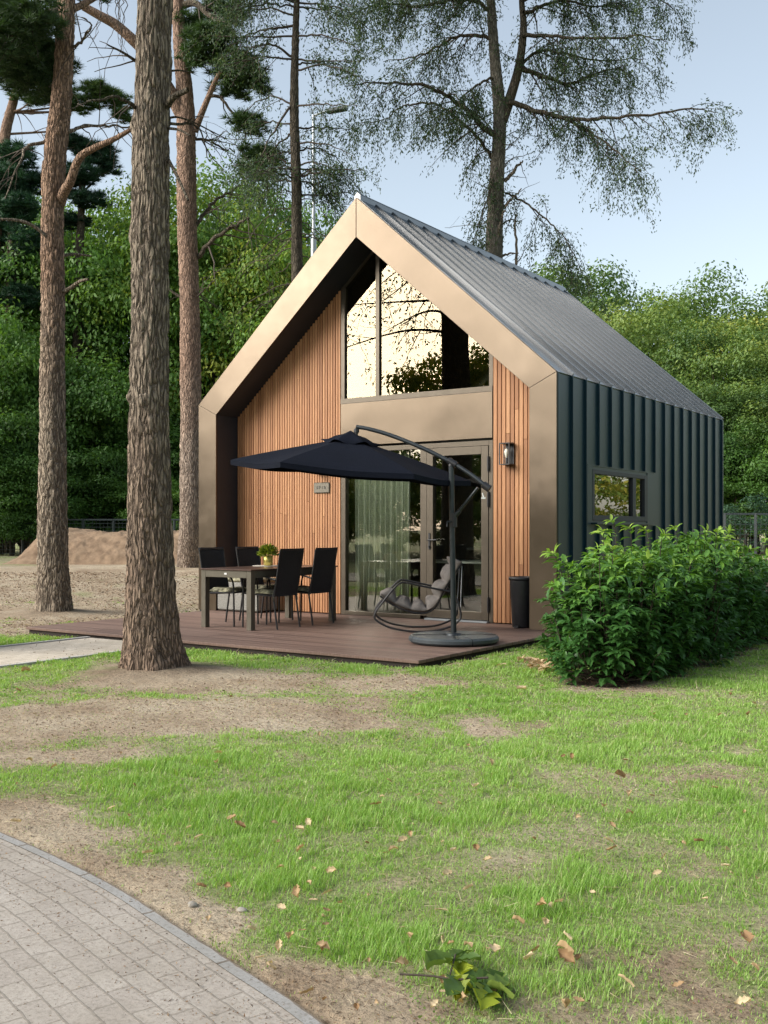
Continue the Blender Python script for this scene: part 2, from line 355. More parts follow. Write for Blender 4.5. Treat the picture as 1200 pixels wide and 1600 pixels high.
LEAF4 = ([(0, 0, 0), (.5, .45, .10), (0, 1, -.06), (-.5, .45, .10)], [(0, 1, 2), (0, 2, 3)])
NEEDLE = ([(-.5, 0, 0), (.5, 0, 0), (0, 1, 0)], [(0, 1, 2)])
BLADE = ([(-.5, 0, 0), (.5, 0, 0), (-.42, .5, .06), (.42, .5, .06), (0, 1, .26)], [(0, 1, 3), (0, 3, 2), (2, 3, 4)])
LAUREL = ([(0, 0, 0), (.42, .33, .07), (0, .36, 0), (-.42, .33, .07), (.36, .68, .03), (0, .7, -.05), (-.36, .68, .03), (0, 1, -.2)],
          [(0, 1, 2), (0, 2, 3), (1, 4, 5), (1, 5, 2), (2, 5, 6), (2, 6, 3), (4, 7, 5), (5, 7, 6)])
def rdir(n): return nrm(rng.normal(size=(n, 3)))

# ------------------------------------------------------------------ wood
def tubes_np(paths, n=4):
    V, T, b = [], [], 0
    for P, r in paths:
        P = np.asarray(P, float); m = len(P); r = np.broadcast_to(r, (m,))
        t = np.gradient(P, axis=0); t = nrm(t); u = np.where(np.abs(t[:, 2:3]) < .9, np.array([[0, 0, 1.]]), np.array([[1., 0, 0]]))
        x = nrm(np.cross(t, u)); y = np.cross(t, x); a = np.arange(n) * 2 * np.pi / n
        V.append((P[:, None] + (x[:, None] * np.cos(a)[None, :, None] + y[:, None] * np.sin(a)[None, :, None]) * r[:, None, None]).reshape(-1, 3))
        i = np.arange(m - 1)[:, None] * n; k = np.arange(n)[None]; k2 = (k + 1) % n
        T.append(np.stack([i + k, i + k2, i + n + k2, i + n + k], -1).reshape(-1, 4) + b); b += m * n
    return np.vstack(V), np.vstack(T)
def trunk(name, path, radii, mat, parent, na=40, step=.03, depth=.02, cw=.07, ch=.26, flare=0., roots=5, seed=0, knots=()):
    path = np.asarray(path, float); Q = smooth_path(path, 12)
    s0 = np.r_[0, np.cumsum(np.linalg.norm(np.diff(Q, axis=0), axis=1))]; L = s0[-1]
    m = int(L / step) + 2; s = np.linspace(0, L, m); C = np.stack([np.interp(s, s0, Q[:, k]) for k in range(3)], 1)
    sp = np.r_[0, np.cumsum(np.linalg.norm(np.diff(path, axis=0), axis=1))]; rad = np.interp(s, sp * L / sp[-1], radii)
    a = np.arange(na) * 2 * np.pi / na; A, SS = np.meshgrid(a, s); RR = np.repeat(rad[:, None], na, 1)
    RR = RR * (1 + .05 * (fbm(np.cos(A) * 1.2 + 5, np.sin(A) * 1.2 + 5, SS * .7, seed, 2) - .5) * 2)
    if flare:
        lob = .55 + .45 * np.cos(A * roots + 1.7 * np.sin(A * 2 + seed) + seed)
        RR = RR + flare * np.exp(-SS / .22) * (.35 + lob) * .8 + flare * .35 * np.exp(-SS / .7)
    for (ks, ka, kr, kh) in knots:
        da = np.angle(np.exp(1j * (A - ka))) * RR; RR = RR + kh * np.exp(-(da**2 + (SS - ks)**2) / kr**2)
    # bark: ridges that run up the trunk, split into uneven plates by fissures
    X, Y, Z = np.cos(A) * RR / cw, np.sin(A) * RR / cw, SS / ch
    wx, wy = (fbm(X * .6, Y * .6, Z * 1.6, seed + 9, 3) - .5) * 1.3, (fbm(X * .6 + 31, Y * .6, Z * 1.6, seed + 19, 3) - .5) * 1.3
    r1 = np.abs(fbm(X * .8 + wx, Y * .8 + wy, Z * .30, seed + 2, 2) - .5) * 7.
    vor = np.empty(RR.size); Xv, Yv, Zv = (X * 1.1 + wx * .5).ravel(), (Y * 1.1 + wy * .5).ravel(), (Z * 1.1 + wx * .5).ravel()
    for i in range(RR.size):
        d, _ = mnoise.voronoi((Xv[i], Yv[i], Zv[i]), distance_metric='DISTANCE'); vor[i] = d[1] - d[0]
    crack = np.minimum(np.clip(r1, 0, 1.1), np.clip(vor.reshape(RR.shape) * 2.6 + .10, 0, 1.1)); crack = np.clip(crack, 0, 1)
    fine = fbm(X * 2.2, Y * 2.2, SS / cw * .7, seed + 4, 3)
    RR = RR + depth * (crack - .6) + depth * .75 * (fine - .5)
    V = np.stack([C[:, None, 0] + np.cos(A) * RR, C[:, None, 1] + np.sin(A) * RR, np.repeat(C[:, 2:3], na, 1)], -1).reshape(-1, 3)
    i = np.arange(m - 1)[:, None] * na; k = np.arange(na)[None]; k2 = (k + 1) % na
    T = np.stack([i + k, i + k2, i + na + k2, i + na + k], -1).reshape(-1, 4)
    o = npmesh(name, V, T, mat, parent, {'crack': np.clip(crack, 0, 1), 'rise': np.clip(SS / 7.5, 0, 1)}, True)
    return o
def woody(paths, name, mat, parent, n=6):
    V, T = tubes_np(paths, n); z = V[:, 2]
    return npmesh(name, V, T, mat, parent, {'crack': np.full(len(V), .5), 'rise': np.clip(z / 7.5, 0, 1)}, True)
def woody_each(paths, name, mat, parent, n=6):
    for q in paths: woody([q], name, mat, parent, n)
def limb(px, d, r0, r1, dd=0., n=5, wob=.0):
    """a limb drawn through points given as pixel columns and rows at about distance d, drifting dd in distance"""
    k = len(px); P = np.array([pt(u, v, d + dd * i / max(1, k - 1)) for i, (u, v) in enumerate(px)])
    P = smooth_path(P, n)
    if wob: P[1:] += rng.normal(0, wob, (len(P) - 1, 3))
    return P, np.linspace(r0, r1, len(P))
def side_twigs(P, r, count, ln, drop=.3, spread=1., t0=.15):
    """dead or leafy side twigs growing off a limb"""
    out = []
    for _ in range(count):
        t = t0 + (1 - t0) * rng.random(); i = min(int(t * (len(P) - 1)), len(P) - 2)
        ax = nrm(P[i + 1] - P[i]); d = nrm(ax * .7 + rng.normal(0, spread, 3) * np.array((1, 1, .7)) + np.array((0, 0, -drop)))
        L = ln * (.5 + rng.random()); q = [P[i]]
        for s in range(5):
            d = nrm(d + rng.normal(0, .16, 3) + np.array((0, 0, -drop * .3))); q.append(q[-1] + d * L / 5)
        rr = min(r[i] * .5, .008 + .012 * L); out.append((np.array(q), np.linspace(rr, .003, 6)))
    return out
def sprays(paths, per_m, size, jit, tint=(.2, .8), drop=.5, wid=.42):
    """small leaves set along twigs, hanging a little"""
    Ps, Ds = [], []
    for P, _ in paths:
        L = np.linalg.norm(np.diff(P, axis=0), axis=1).sum(); k = max(2, rng.poisson(per_m * L)); t = (.15 + .85 * rng.random(k)) * (len(P) - 1)
        i = np.minimum(t.astype(int), len(P) - 2); f = (t - i)[:, None]; c = P[i] * (1 - f) + P[i + 1] * f
        Ps.append(c + rng.normal(0, jit, (k, 3))); Ds.append(nrm(P[i + 1] - P[i]) * .7 + rng.normal(0, .6, (k, 3)) + np.array((0, 0, -drop)))
    Ps, Ds = np.vstack(Ps), np.vstack(Ds); n = len(Ps)
    return scatter(*LEAF4, Ps, frames(Ds, rdir(n)), size * (.6 + .8 * rng.random(n)), tint[0] + (tint[1] - tint[0]) * rng.random(n), size * wid * (.7 + .6 * rng.random(n)))
def tufts(C, k, ln, wd, tint0=.15, tint1=.9):
    """needle tufts at the points C"""
    n = len(C); P = np.repeat(C, k, 0); D = rdir(n * k); D[:, 2] = np.abs(D[:, 2]) * .9 - .15
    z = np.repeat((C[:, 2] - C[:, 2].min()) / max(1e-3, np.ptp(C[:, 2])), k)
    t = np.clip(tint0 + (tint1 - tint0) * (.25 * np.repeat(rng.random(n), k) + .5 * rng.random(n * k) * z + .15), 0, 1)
    return scatter(*NEEDLE, P + D * .02, frames(D, rdir(n * k)), ln * (.7 + .6 * rng.random(n * k)), t, wd)
def clump_pts(c, rad, n):
    """tuft points in the upper skin of an uneven flattened clump"""
    q = rdir(n) * (rng.random((n, 1)) ** .45); q[:, 2] = q[:, 2] * .8 + .1
    q *= 1 + .5 * (vnoise(q[:, 0] * 2.3 + c[0], q[:, 1] * 2.3 + c[1], q[:, 2] * 2.3, 5)[:, None] - .5)
    return c + q * np.asarray(rad)

# ================================================================== THE GROUND
EDGE = np.array([(-30, -6.2), (-12, -7.6), (-4, -8.1), (2, -8.35), (6, -8.52), (7.42, -8.69), (8.24, -8.84), (8.76, -8.99), (9.15, -9.11), (9.58, -9.25), (10.4, -9.6), (11.6, -10.3), (13, -11.5), (15, -13.8), (18, -18), (22, -26)])
_ES = smooth_path(EDGE, 12)
def edge_y(x): return np.interp(x, _ES[:, 0], _ES[:, 1])
PATCH = []
for u, v, rx, ry, w in [(120, 1130, 1.7, .8, -1), (330, 1110, 1.5, .6, -.9), (480, 1068, 1.3, .5, -.85), (250, 1062, .9, .5, -1), (50, 1185, .8, .35, -.8), (60, 1272, .5, .18, -.9), (150, 1300, .3, .15, -.6), (590, 1060, .6, .4, -.3),
        (300, 1425, .22, .25, -.6), (225, 1370, .22, .22, -.7), (450, 1535, .28, .2, -.6), (560, 1590, .25, .1, -.25), (620, 1310, .5, .12, -.35), (930, 1222, .5, .25, -.3), (760, 1200, .4, .2, -.2), (1130, 1440, .2, .25, -.42), (950, 1475, .15, .18, -.3),
        (900, 1575, .3, .08, -.25), (1160, 1570, .15, .08, -.3), (700, 1430, .3, .2, -.2), (780, 1340, .5, .2, -.2), (350, 1200, 1., .32, .5), (450, 1160, 1.2, .28, .5), (250, 1270, .6, .28, .5), (420, 1330, .6, .35, .45), (560, 1240, .9, .4, .3), (340, 1022, .6, .2, .8),
        (500, 1030, .7, .12, .5), (70, 1062, .9, .3, .75), (20, 1212, .3, .14, .6), (1000, 1110, 1.2, .4, .5), (1150, 1060, 1., .6, .5), (760, 1085, .8, .3, .35), (700, 1180, .7, .3, .2), (1150, 1260, .5, .3, .2), (850, 1400, .5, .3, .15), (600, 1450, .4, .3, .2), (830, 1030, .5, .3, .2)]:
    p = at(u, v); PATCH.append((p[0], p[1], rx, ry, w))
HEDGE = [(at(u, v)[0], at(u, v)[1]) for u, v in [(950, 1064), (1002, 1050), (1045, 1036), (1082, 1023), (1115, 1011), (1152, 1000)]]
def hedge_dist(x, y):
    best = np.full(np.shape(x), 9.)
    for hx, hy in HEDGE: best = np.minimum(best, np.hypot((x - hx) * 1.15, y - hy))
    return best
def gmask(x, y):
    x, y = np.asarray(x, float), np.asarray(y, float)
    m = .71 + .95 * (fbm(x * 1.5, y * 1.5, s=21, o=3) - .5) + 1.0 * (fbm(x * 4.5, y * 4.5, s=22, o=3) - .5)
    for px, py, rx, ry, w in PATCH:
        a = (x - px) * CT - (y - py) * ST; b = (x - px) * ST + (y - py) * CT
        m = m + w * np.exp(-(a / rx)**2 - (b / ry)**2)
    far = sstep(.8, -1.2, x) * sstep(-6.2, -4.6, y)                     # trodden lot to the left of the deck
    m = m - far * (.75 - .7 * sstep(.54, .70, fbm(x * .35, y * .35, s=31, o=2)) * sstep(5, 9, y))
    m = m + .5 * sstep(22, 30, np.hypot(x - CX, y - CY)) * far
    m = m - .9 * np.exp(-(np.maximum(hedge_dist(x, y) - .3, 0) / .22)**2)
    m = m - .55 * np.exp(-((y - edge_y(x) - .1) / .16)**2)
    m = m - .35 * np.exp(-(np.maximum(np.maximum(x - 6.1, -.2 - x), 0)**2 + np.maximum(-3.35 - y, 0)**2) / .03)
    return np.clip(m, 0, 1)
def on_hard(x, y):
    return (((x > .14) & (x < 6.08) & (y > -3.33) & (y < 7)) | ((x > 1.4) & (x < 2.9) & (y > -8.6) & (y < -3.2)) | (y < edge_y(x) + .02))
def axis(lo, hi, st, far):
    g = [0.]; s = st
    while g[-1] < far: s *= 1.28; g.append(g[-1] + s)
    return np.r_[lo - np.array(g[:0:-1]), np.arange(lo, hi, st), hi + np.array(g)]
gx, gy = axis(-6, 14, .075, 700), axis(-13, 8, .075, 700)
GX, GY = np.meshgrid(gx, gy); GZ = ground_z(GX, GY); GM = gmask(GX, GY)
GZ = GZ + .018 * (fbm(GX * 4, GY * 4, s=41, o=3) - .5) * (np.abs(GX) < 30) * (~on_hard(GX, GY)) - .05 * on_hard(GX, GY) * (np.abs(GX) < 40)
i = np.arange(len(gy) - 1)[:, None] * len(gx); k = np.arange(len(gx) - 1)[None]
GT = np.stack([i + k, i + k + 1, i + len(gx) + k + 1, i + len(gx) + k], -1).reshape(-1, 4)
m, n, l, b = newmat('soil_and_thatch')
ga = N(n, 'Attribute', attribute_name='grass'); tc = N(n, 'TexCoord')
t1 = N(n, 'TexNoise', i_Scale=1.1, i_Detail=8, i_Roughness=.66); t2 = N(n, 'TexNoise', i_Scale=42., i_Detail=6, i_Roughness=.75); t3 = N(n, 'TexNoise', i_Scale=9., i_Detail=5, i_Roughness=.7)
for t in (t1, t2, t3): l.new(tc.outputs['Object'], t.inputs['Vector'])
r1 = ramp(n, [(.32, (.29, .22, .155)), (.5, (.42, .345, .255)), (.66, (.50, .43, .33))]); l.new(t1.outputs['Fac'], r1.inputs[0])
r2 = ramp(n, [(.32, (.35, .3, .26)), (.46, (.9, .88, .85)), (.7, (1.2, 1.16, 1.1))]); l.new(t2.outputs['Fac'], r2.inputs[0])
x1 = N(n, 'MixRGB', blend_type='MULTIPLY'); x1.inputs[0].default_value = 1; l.new(r1.outputs[0], x1.inputs[1]); l.new(r2.outputs[0], x1.inputs[2])
r3 = ramp(n, [(.3, (.15, .19, .06)), (.7, (.30, .34, .15))]); l.new(t2.outputs['Fac'], r3.inputs[0])
ad = N(n, 'Math', operation='MULTIPLY_ADD'); ad.inputs[1].default_value = .8; l.new(t3.outputs['Fac'], ad.inputs[0]); l.new(ga.outputs['Fac'], ad.inputs[2])
mr = N(n, 'MapRange', i_1=.62, i_2=1.15, i_4=.85); l.new(ad.outputs[0], mr.inputs[0])
x2 = N(n, 'MixRGB'); l.new(mr.outputs[0], x2.inputs[0]); l.new(x1.outputs[0], x2.inputs[1]); l.new(r3.outputs[0], x2.inputs[2])
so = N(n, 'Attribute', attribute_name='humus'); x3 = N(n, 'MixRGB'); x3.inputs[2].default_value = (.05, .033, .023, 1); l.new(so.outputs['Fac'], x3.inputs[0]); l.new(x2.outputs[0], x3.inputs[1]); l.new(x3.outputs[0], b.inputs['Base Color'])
b.inputs['Roughness'].default_value = .95; b.inputs['Specular IOR Level'].default_value = .15
q = N(n, 'Bump', i_Strength=.9, i_Distance=.02); l.new(t2.outputs['Fac'], q.inputs['Height']); q2 = N(n, 'Bump', i_Strength=.6, i_Distance=.06); l.new(t3.outputs['Fac'], q2.inputs['Height']); l.new(q.outputs[0], q2.inputs['Normal']); l.new(q2.outputs[0], b.inputs['Normal'])
T1P, T0P = at(245, 1050), at(83, 958)
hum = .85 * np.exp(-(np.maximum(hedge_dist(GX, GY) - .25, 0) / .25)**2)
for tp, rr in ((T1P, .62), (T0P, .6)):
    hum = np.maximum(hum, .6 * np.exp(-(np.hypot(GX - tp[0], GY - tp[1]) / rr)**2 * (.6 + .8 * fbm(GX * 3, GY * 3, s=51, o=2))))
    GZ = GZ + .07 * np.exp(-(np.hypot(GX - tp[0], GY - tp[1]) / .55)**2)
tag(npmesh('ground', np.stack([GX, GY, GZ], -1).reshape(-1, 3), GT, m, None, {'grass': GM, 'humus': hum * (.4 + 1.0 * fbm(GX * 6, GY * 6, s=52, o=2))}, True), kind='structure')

# paved drive that curves through the near left corner, with its edging
def pavermat(name, c, mort, bw, bh, ms, off=.5):
    m, n, l, b = newmat(name); uv = N(n, 'UVMap')
    br = N(n, 'TexBrick', offset=off, i_Scale=1., i_Mortar_Size=ms, i_Mortar_Smooth=.25, i_Brick_Width=bw, i_Row_Height=bh, i_Bias=0.)
    br.inputs['Color1'].default_value = (*c[0], 1); br.inputs['Color2'].default_value = (*c[1], 1); br.inputs['Mortar'].default_value = (*mort, 1)
    dn = N(n, 'TexNoise', i_Scale=14., i_Detail=3); dm = N(n, 'MixRGB', blend_type='LINEAR_LIGHT'); dm.inputs[0].default_value = .006
    l.new(uv.outputs[0], dn.inputs['Vector']); l.new(uv.outputs[0], dm.inputs[1]); l.new(dn.outputs['Color'], dm.inputs[2]); l.new(dm.outputs[0], br.inputs['Vector'])
    tc = N(n, 'TexCoord'); t = N(n, 'TexNoise', i_Scale=70., i_Detail=6, i_Roughness=.75); t2 = N(n, 'TexNoise', i_Scale=3., i_Detail=6, i_Roughness=.65)
    l.new(tc.outputs['Object'], t.inputs['Vector']); l.new(tc.outputs['Object'], t2.inputs['Vector'])
    r = ramp(n, [(.33, (.72, .70, .68)), (.5, (1, 1, 1)), (.7, (1.14, 1.13, 1.12))]); l.new(t.outputs['Fac'], r.inputs[0])
    r2 = ramp(n, [(.3, (.8, .78, .74)), (.7, (1.1, 1.1, 1.1))]); l.new(t2.outputs['Fac'], r2.inputs[0])
    x = N(n, 'MixRGB', blend_type='MULTIPLY'); x.inputs[0].default_value = 1; l.new(br.outputs['Color'], x.inputs[1]); l.new(r.outputs[0], x.inputs[2])
    y = N(n, 'MixRGB', blend_type='MULTIPLY'); y.inputs[0].default_value = 1; l.new(x.outputs[0], y.inputs[1]); l.new(r2.outputs[0], y.inputs[2])
    t4 = N(n, 'TexNoise', i_Scale=150., i_Detail=3); l.new(tc.outputs['Object'], t4.inputs['Vector'])
    sp = N(n, 'MapRange', i_1=.60, i_2=.66); l.new(t4.outputs['Fac'], sp.inputs[0])
    sb = N(n, 'MapRange', i_1=.42, i_2=.66, i_3=.12, i_4=.85); l.new(t2.outputs['Fac'], sb.inputs[0]); sm = N(n, 'Math', operation='MULTIPLY'); l.new(sp.outputs[0], sm.inputs[0]); l.new(sb.outputs[0], sm.inputs[1])
    z = N(n, 'MixRGB'); z.inputs[2].default_value = (.10, .07, .05, 1); l.new(sm.outputs[0], z.inputs[0]); l.new(y.outputs[0], z.inputs[1])
    l.new(z.outputs[0], b.inputs['Base Color'])
    b.inputs['Roughness'].default_value = .85
    iv = N(n, 'Math', operation='SUBTRACT'); iv.inputs[0].default_value = 1; l.new(br.outputs['Fac'], iv.inputs[1]); ad = N(n, 'Math', operation='MULTIPLY_ADD'); ad.inputs[1].default_value = .35; l.new(t.outputs['Fac'], ad.inputs[0]); l.new(iv.outputs[0], ad.inputs[2])
    q = N(n, 'Bump', i_Strength=.6, i_Distance=.008); l.new(ad.outputs[0], q.inputs['Height']); l.new(q.outputs[0], b.inputs['Normal']); return m
es = smooth_path(EDGE, 20); tg = nrm(np.gradient(es, axis=0)); nn = np.stack([tg[:, 1], -tg[:, 0]], 1)      # towards the drive
ss = np.r_[0, np.cumsum(np.linalg.norm(np.diff(es, axis=0), axis=1))]
def strip(t0, t1, z0, z1, k):
    tt = np.linspace(t0, t1, k); V = np.stack([es[:, None, 0] + nn[:, None, 0] * tt, es[:, None, 1] + nn[:, None, 1] * tt, np.broadcast_to(np.linspace(z0, z1, k), (len(es), k))], -1)
    U = np.stack([np.repeat(ss[:, None], k, 1), np.broadcast_to(tt, (len(es), k))], -1)
    i = np.arange(len(es) - 1)[:, None] * k; j = np.arange(k - 1)[None]
    return V.reshape(-1, 3), np.stack([i + j, i + k + j, i + k + j + 1, i + j + 1], -1).reshape(-1, 4), U.reshape(-1, 2)
V, T, U = strip(.040, 4.2, -.060, -.060, 12)
tag(npmesh('drive', V, T, pavermat('brick_pavers', ((.33, .295, .26), (.365, .33, .29)), (.265, .235, .20), .15, .075, .004), uv=U), kind='structure')
V1, T1, U1 = strip(-.0, .042, -.057, -.057, 2); Vs, Ts, Us = strip(0, 1e-4, -.056, -.14, 2)
tag(npmesh('kerb', np.vstack([V1, Vs]), np.vstack([T1, Ts + len(V1)]), pavermat('concrete_edging', ((.31, .305, .295), (.27, .265, .255)), (.15, .125, .1), .5, .3, .006), uv=np.vstack([U1, Us])), kind='structure')
# pale footpath from the drive up to the deck
X0, X1, Y0, Y1 = 1.48, 2.83, -8.42, -3.30
V = [(X0, Y0, -.058), (X1, Y0, -.058), (X1, Y1, -.058), (X0, Y1, -.058)]
tag(npmesh('path', V, [(0, 1, 2, 3)], pavermat('pale_pavers', ((.52, .46, .38), (.60, .54, .45)), (.32, .27, .21), .20, .10, .004), uv=[(v[1], v[0]) for v in V]), kind='structure')
mb = MB()
for x in (X0 - .065, X1 + .01): mb.box(x, x + .055, Y0, Y1, -.15, -.045)
tag(mb.build('path_edging', pm('path_edging', (.34, .33, .31), (.48, .46, .43), 12, .85)), kind='structure')

# deck of long boards, lying on bearers
mb = MB(); y = -3.27; z0, z1 = -.034, 0
while y < .40:
    xs = [.22] + sorted(random.uniform(1, 5.4) for _ in range(1)) + [6.05]
    for a, b_ in zip(xs, xs[1:]): mb.box(a + .0015, b_ - .0015, y, y + .139, z0, z1 - random.uniform(0, .0015), bev=.004)
    y += .145
tag(mb.build('deck', M['decking']), kind='structure')
mb = MB(); mb.box(.25, 6.02, -3.245, .41, -.16, -.036)
tag(mb.build('deck_base', pm('deck_bearers', (.018, .013, .010), (.03, .022, .017), 10, .9)), kind='structure')

# ================================================================== THE CABIN
HW, HD, HK, HA, T_ = 5.932, 6.62, 3.107, 5.73, .363
XM = HW / 2; IK, IA = 2.935, 5.19; YW = .46
def soffit(x): return IK + (min(x, HW - x) - T_) * (IA - IK) / (XM - T_)
cabin = thing('cabin', 'small gabled holiday cabin with bronze portal, vertical timber front and dark standing seam metal sides', 'cabin')
# bronze portal: four mitred sheets
g = .003
for nm, poly in [('fascia', [(0, 0), (T_, 0), (T_, IK), (0, HK)]), ('fascia', [(0, HK + g), (T_, IK + g), (XM - g, IA), (XM - g, HA)]),
                 ('fascia', [(XM + g, HA), (XM + g, IA), (HW - T_, IK + g), (HW, HK + g)]), ('fascia', [(HW, HK), (HW - T_, IK), (HW - T_, 0), (HW, 0)])]:
    MB().prism(poly, -.03, -.002).build(nm, M['bronze'], cabin, .004)
# dark lining of the reveal
mb = MB(); w = .05
for poly in ([(T_ - w, .002), (T_, .002), (T_, IK), (T_ - w, IK + w * .45)], [(T_ - w, IK + w * .45), (T_, IK), (XM, IA), (XM, IA + w * 1.3)],
             [(XM, IA + w * 1.3), (XM, IA), (HW - T_, IK), (HW - T_ + w, IK + w * .45)], [(HW - T_ + w, IK + w * .45), (HW - T_, IK), (HW - T_, .002), (HW - T_ + w, .002)]):
    mb.prism(poly, 0, YW + .14)
mb.build('reveal', M['lining'], cabin)
# side, rear and roof skins with standing seams
seams = [.38 + .413 * i for i in range(16)]
WY0, WY1, WZ0, WZ1 = 1.03, 3.0, 1.33, 1.99
mb = MB(); xa, xb = HW - .14, HW
mb.box(xa, xb, 0, WY0, -.2, HK - .01); mb.box(xa, xb, WY1, HD, -.2, HK - .01); mb.box(xa, xb, WY0, WY1, -.2, WZ0); mb.box(xa, xb, WY0, WY1, WZ1, HK - .01)
for y in seams:
    segs = [(-.15, HK + .0)] if not (.86 < y < 3.37) else [(-.15, 1.27), (2.045, HK + .0)]
    for z0, z1 in segs: mb.box(xb - .005, xb + .034, y - .010, y + .010, z0, z1)
mb.box(xb - .005, xb + .028, HD - .03, HD, -.15, HK); mb.box(xb - .005, xb + .006, .004, .03, -.15, HK)
mb.box(xb - .002, xb + .008, .87, WY0 + .005, 1.27, 2.045); mb.box(xb - .002, xb + .008, WY1 - .005, 3.36, 1.27, 2.045); mb.box(xb - .003, xb + .010, .87, 3.36, 2.03, 2.05)
mb.build('side_wall', M['teal'], cabin)
mb = MB(); mb.box(0, .14, 0, HD, -.2, HK - .01)
for y in seams: mb.box(-.045, .005, y - .011, y + .011, -.15, HK)
mb.build('side_wall', M['teal'], cabin)
mb = MB(); mb.prism([(.15, -.2), (HW - .15, -.2), (HW - .15, HK - .1), (XM, HA - .2), (.15, HK - .1)], HD - .15, HD - .01)
mb.build('rear_wall', M['teal'], cabin)
mb = MB(); sl = Vector((XM, 0, HA - HK)).normalized(); th = .10
for sg in (0, 1):
    fx = (lambda x: x) if sg == 0 else (lambda x: HW - x)
    off = Vector((sl.z, 0, -sl.x)) * th
    poly = [(fx(-.012), HK - .0), (fx(XM), HA + .012), (fx(XM), HA - .12), (fx(off.x - .012), HK + off.z)]
    mb.prism(poly if sg == 0 else poly[::-1], .0, HD)
    nrmv = Vector((-sl.z, 0, sl.x))
    for y in seams + [HD - .012]:
        a = Vector((-.02, y, HK)) + nrmv * .012; c = Vector((XM - .03, y, HA - .03 * (HA - HK) / XM)) + nrmv * .012
        if sg: a.x, c.x = HW - a.x, HW - c.x
        mb.bar(a, c, .022, .042, up=(0, 1, 0) if False else (0, 0, 1))
roof = mb.build('roof', M['roofm'], cabin)
mb = MB(); mb.prism([(XM - .05, HA + .032), (XM, HA + .078), (XM + .05, HA + .032), (XM + .05, HA - .05), (XM, HA + .002), (XM - .05, HA - .05)], -.001, HD + .01)
mb.build('ridge_cap', M['roofm'], roof)
# timber cladding of narrow slats
for (x0, x1, pitch) in ((T_ + .004, 2.353, .047), (4.818, HW - T_ - .004, .0615)):
    mb = MB(); nsl = round((x1 - x0) / pitch); p = (x1 - x0) / nsl
    for i in range(nsl):
        a, b_ = x0 + i * p + .005, x0 + (i + 1) * p - .005; ztop = soffit((a + b_) / 2) - .004
        cuts = [.012] + ([random.uniform(.4, ztop - .4)] if random.random() < .45 else []) + [ztop]
        for z0, z1 in zip(cuts, cuts[1:]):
            yy = YW - .024 + random.uniform(-.0015, .0015); mb.box(a, b_, yy, YW, z0 + .0015, z1 - .0015, bev=.003)
    c = mb.build('cladding', M['cladding'], cabin)
    xm = (x0 + x1) / 2
    MB().prism([(x0, .004), (x1, .004), (x1, soffit(x1)), (x0, soffit(x0))], YW + .001, YW + .11).build('backing_board', M['backing'], c)
# gable window
mb = MB(); f0, f1 = YW - .02, YW + .06; XL, XR, ZB = 2.357, 4.814, 3.01
mb.box(XL, XR, f0 - .012, f1, ZB, ZB + .07); mb.prism([(XL, ZB + .07), (XL + .062, ZB + .07), (XL + .062, soffit(XL + .062)), (XL, soffit(XL))], f0, f1)
mb.prism([(2.96, ZB + .07), (3.02, ZB + .07), (3.02, soffit(3.02)), (2.966, IA), (2.96, soffit(2.96))], f0, f1)
mb.prism([(XR - .055, ZB + .07), (XR, ZB + .07), (XR, soffit(XR)), (XR - .055, soffit(XR - .055))], f0, f1)
for a, c in ((XL + .062, 2.96), (3.02, XR - .055)): mb.prism([(a, soffit(a) - .045), (c, soffit(c) - .045), (c, soffit(c) - .002), (a, soffit(a) - .002)], f0 + .01, f1)
gw = mb.build('gable_window', M['bronze_dark'], cabin)
for a, c in ((XL + .055, 2.965), (3.015, XR - .05)):
    MB().prism([(a, ZB + .06), (c, ZB + .06), (c, soffit(c) - .03), (a, soffit(a) - .03)], YW + .012, YW + .016).build('glass_pane', M['glass_gable'], gw)
MB().box(XL + .002, XR - .002, YW - .03, YW + .05, 2.405, ZB - .004).build('lintel_panel', M['bronze'], cabin, .003)
# glazed front: fixed light and door in one frame
mb = MB(); DT = 2.375
mb.box(2.357, 2.435, f0, f1, .004, DT); mb.box(4.755, 4.814, f0, f1, .004, DT); mb.box(2.435, 4.755, f0, f1, DT - .065, DT); mb.box(3.70, 3.80, f0, f1, .05, DT - .065); mb.box(2.435, 3.70, f0, f1, .004, .06)
df = mb.build('door_frame', M['bronze_dark'], cabin, .003)
MB().box(2.43, 3.705, YW + .02, YW + .026, .055, DT - .06).build('glass_pane', M['glass'], df)
mb = MB(); mb.box(3.80, 4.755, f0 - .06, f1, .004, .026); mb.build('threshold', M['galv'], df)
mb = MB(); d0, d1 = f0 - .008, f1 - .01
mb.box(3.806, 3.905, d0, d1, .034, 2.305); mb.box(4.645, 4.75, d0, d1, .034, 2.305); mb.box(3.905, 4.645, d0, d1, 2.2, 2.305); mb.box(3.905, 4.645, d0, d1, .034, .14)
dr = mb.build('glazed_door', M['bronze_dark'], cabin, .003)
MB().box(3.90, 4.65, YW + .016, YW + .022, .135, 2.205).build('glass_pane', M['glass'], dr)
mb = MB(); mb.box(3.838, 3.868, d0 - .012, d0, .95, 1.17, bev=.004); mb.tube([(3.853, d0 - .01, 1.075), (3.853, d0 - .055, 1.075), (3.87, d0 - .06, 1.075), (4.0, d0 - .06, 1.078)], .010, 8); mb.tube([(3.853, d0 - .03, .985), (3.853, d0, .985)], .012, 10)
mb.build('door_handle', M['black'], dr)
for z in (2.07, 1.61, .24):
    mb = MB(); mb.tube([(4.755, d0 - .012, z - .1), (4.755, d0 - .012, z + .1)], .013, 10); mb.box(4.735, 4.775, d0 - .006, d0, z - .07, z + .07); mb.build('hinge', M['black'], dr)
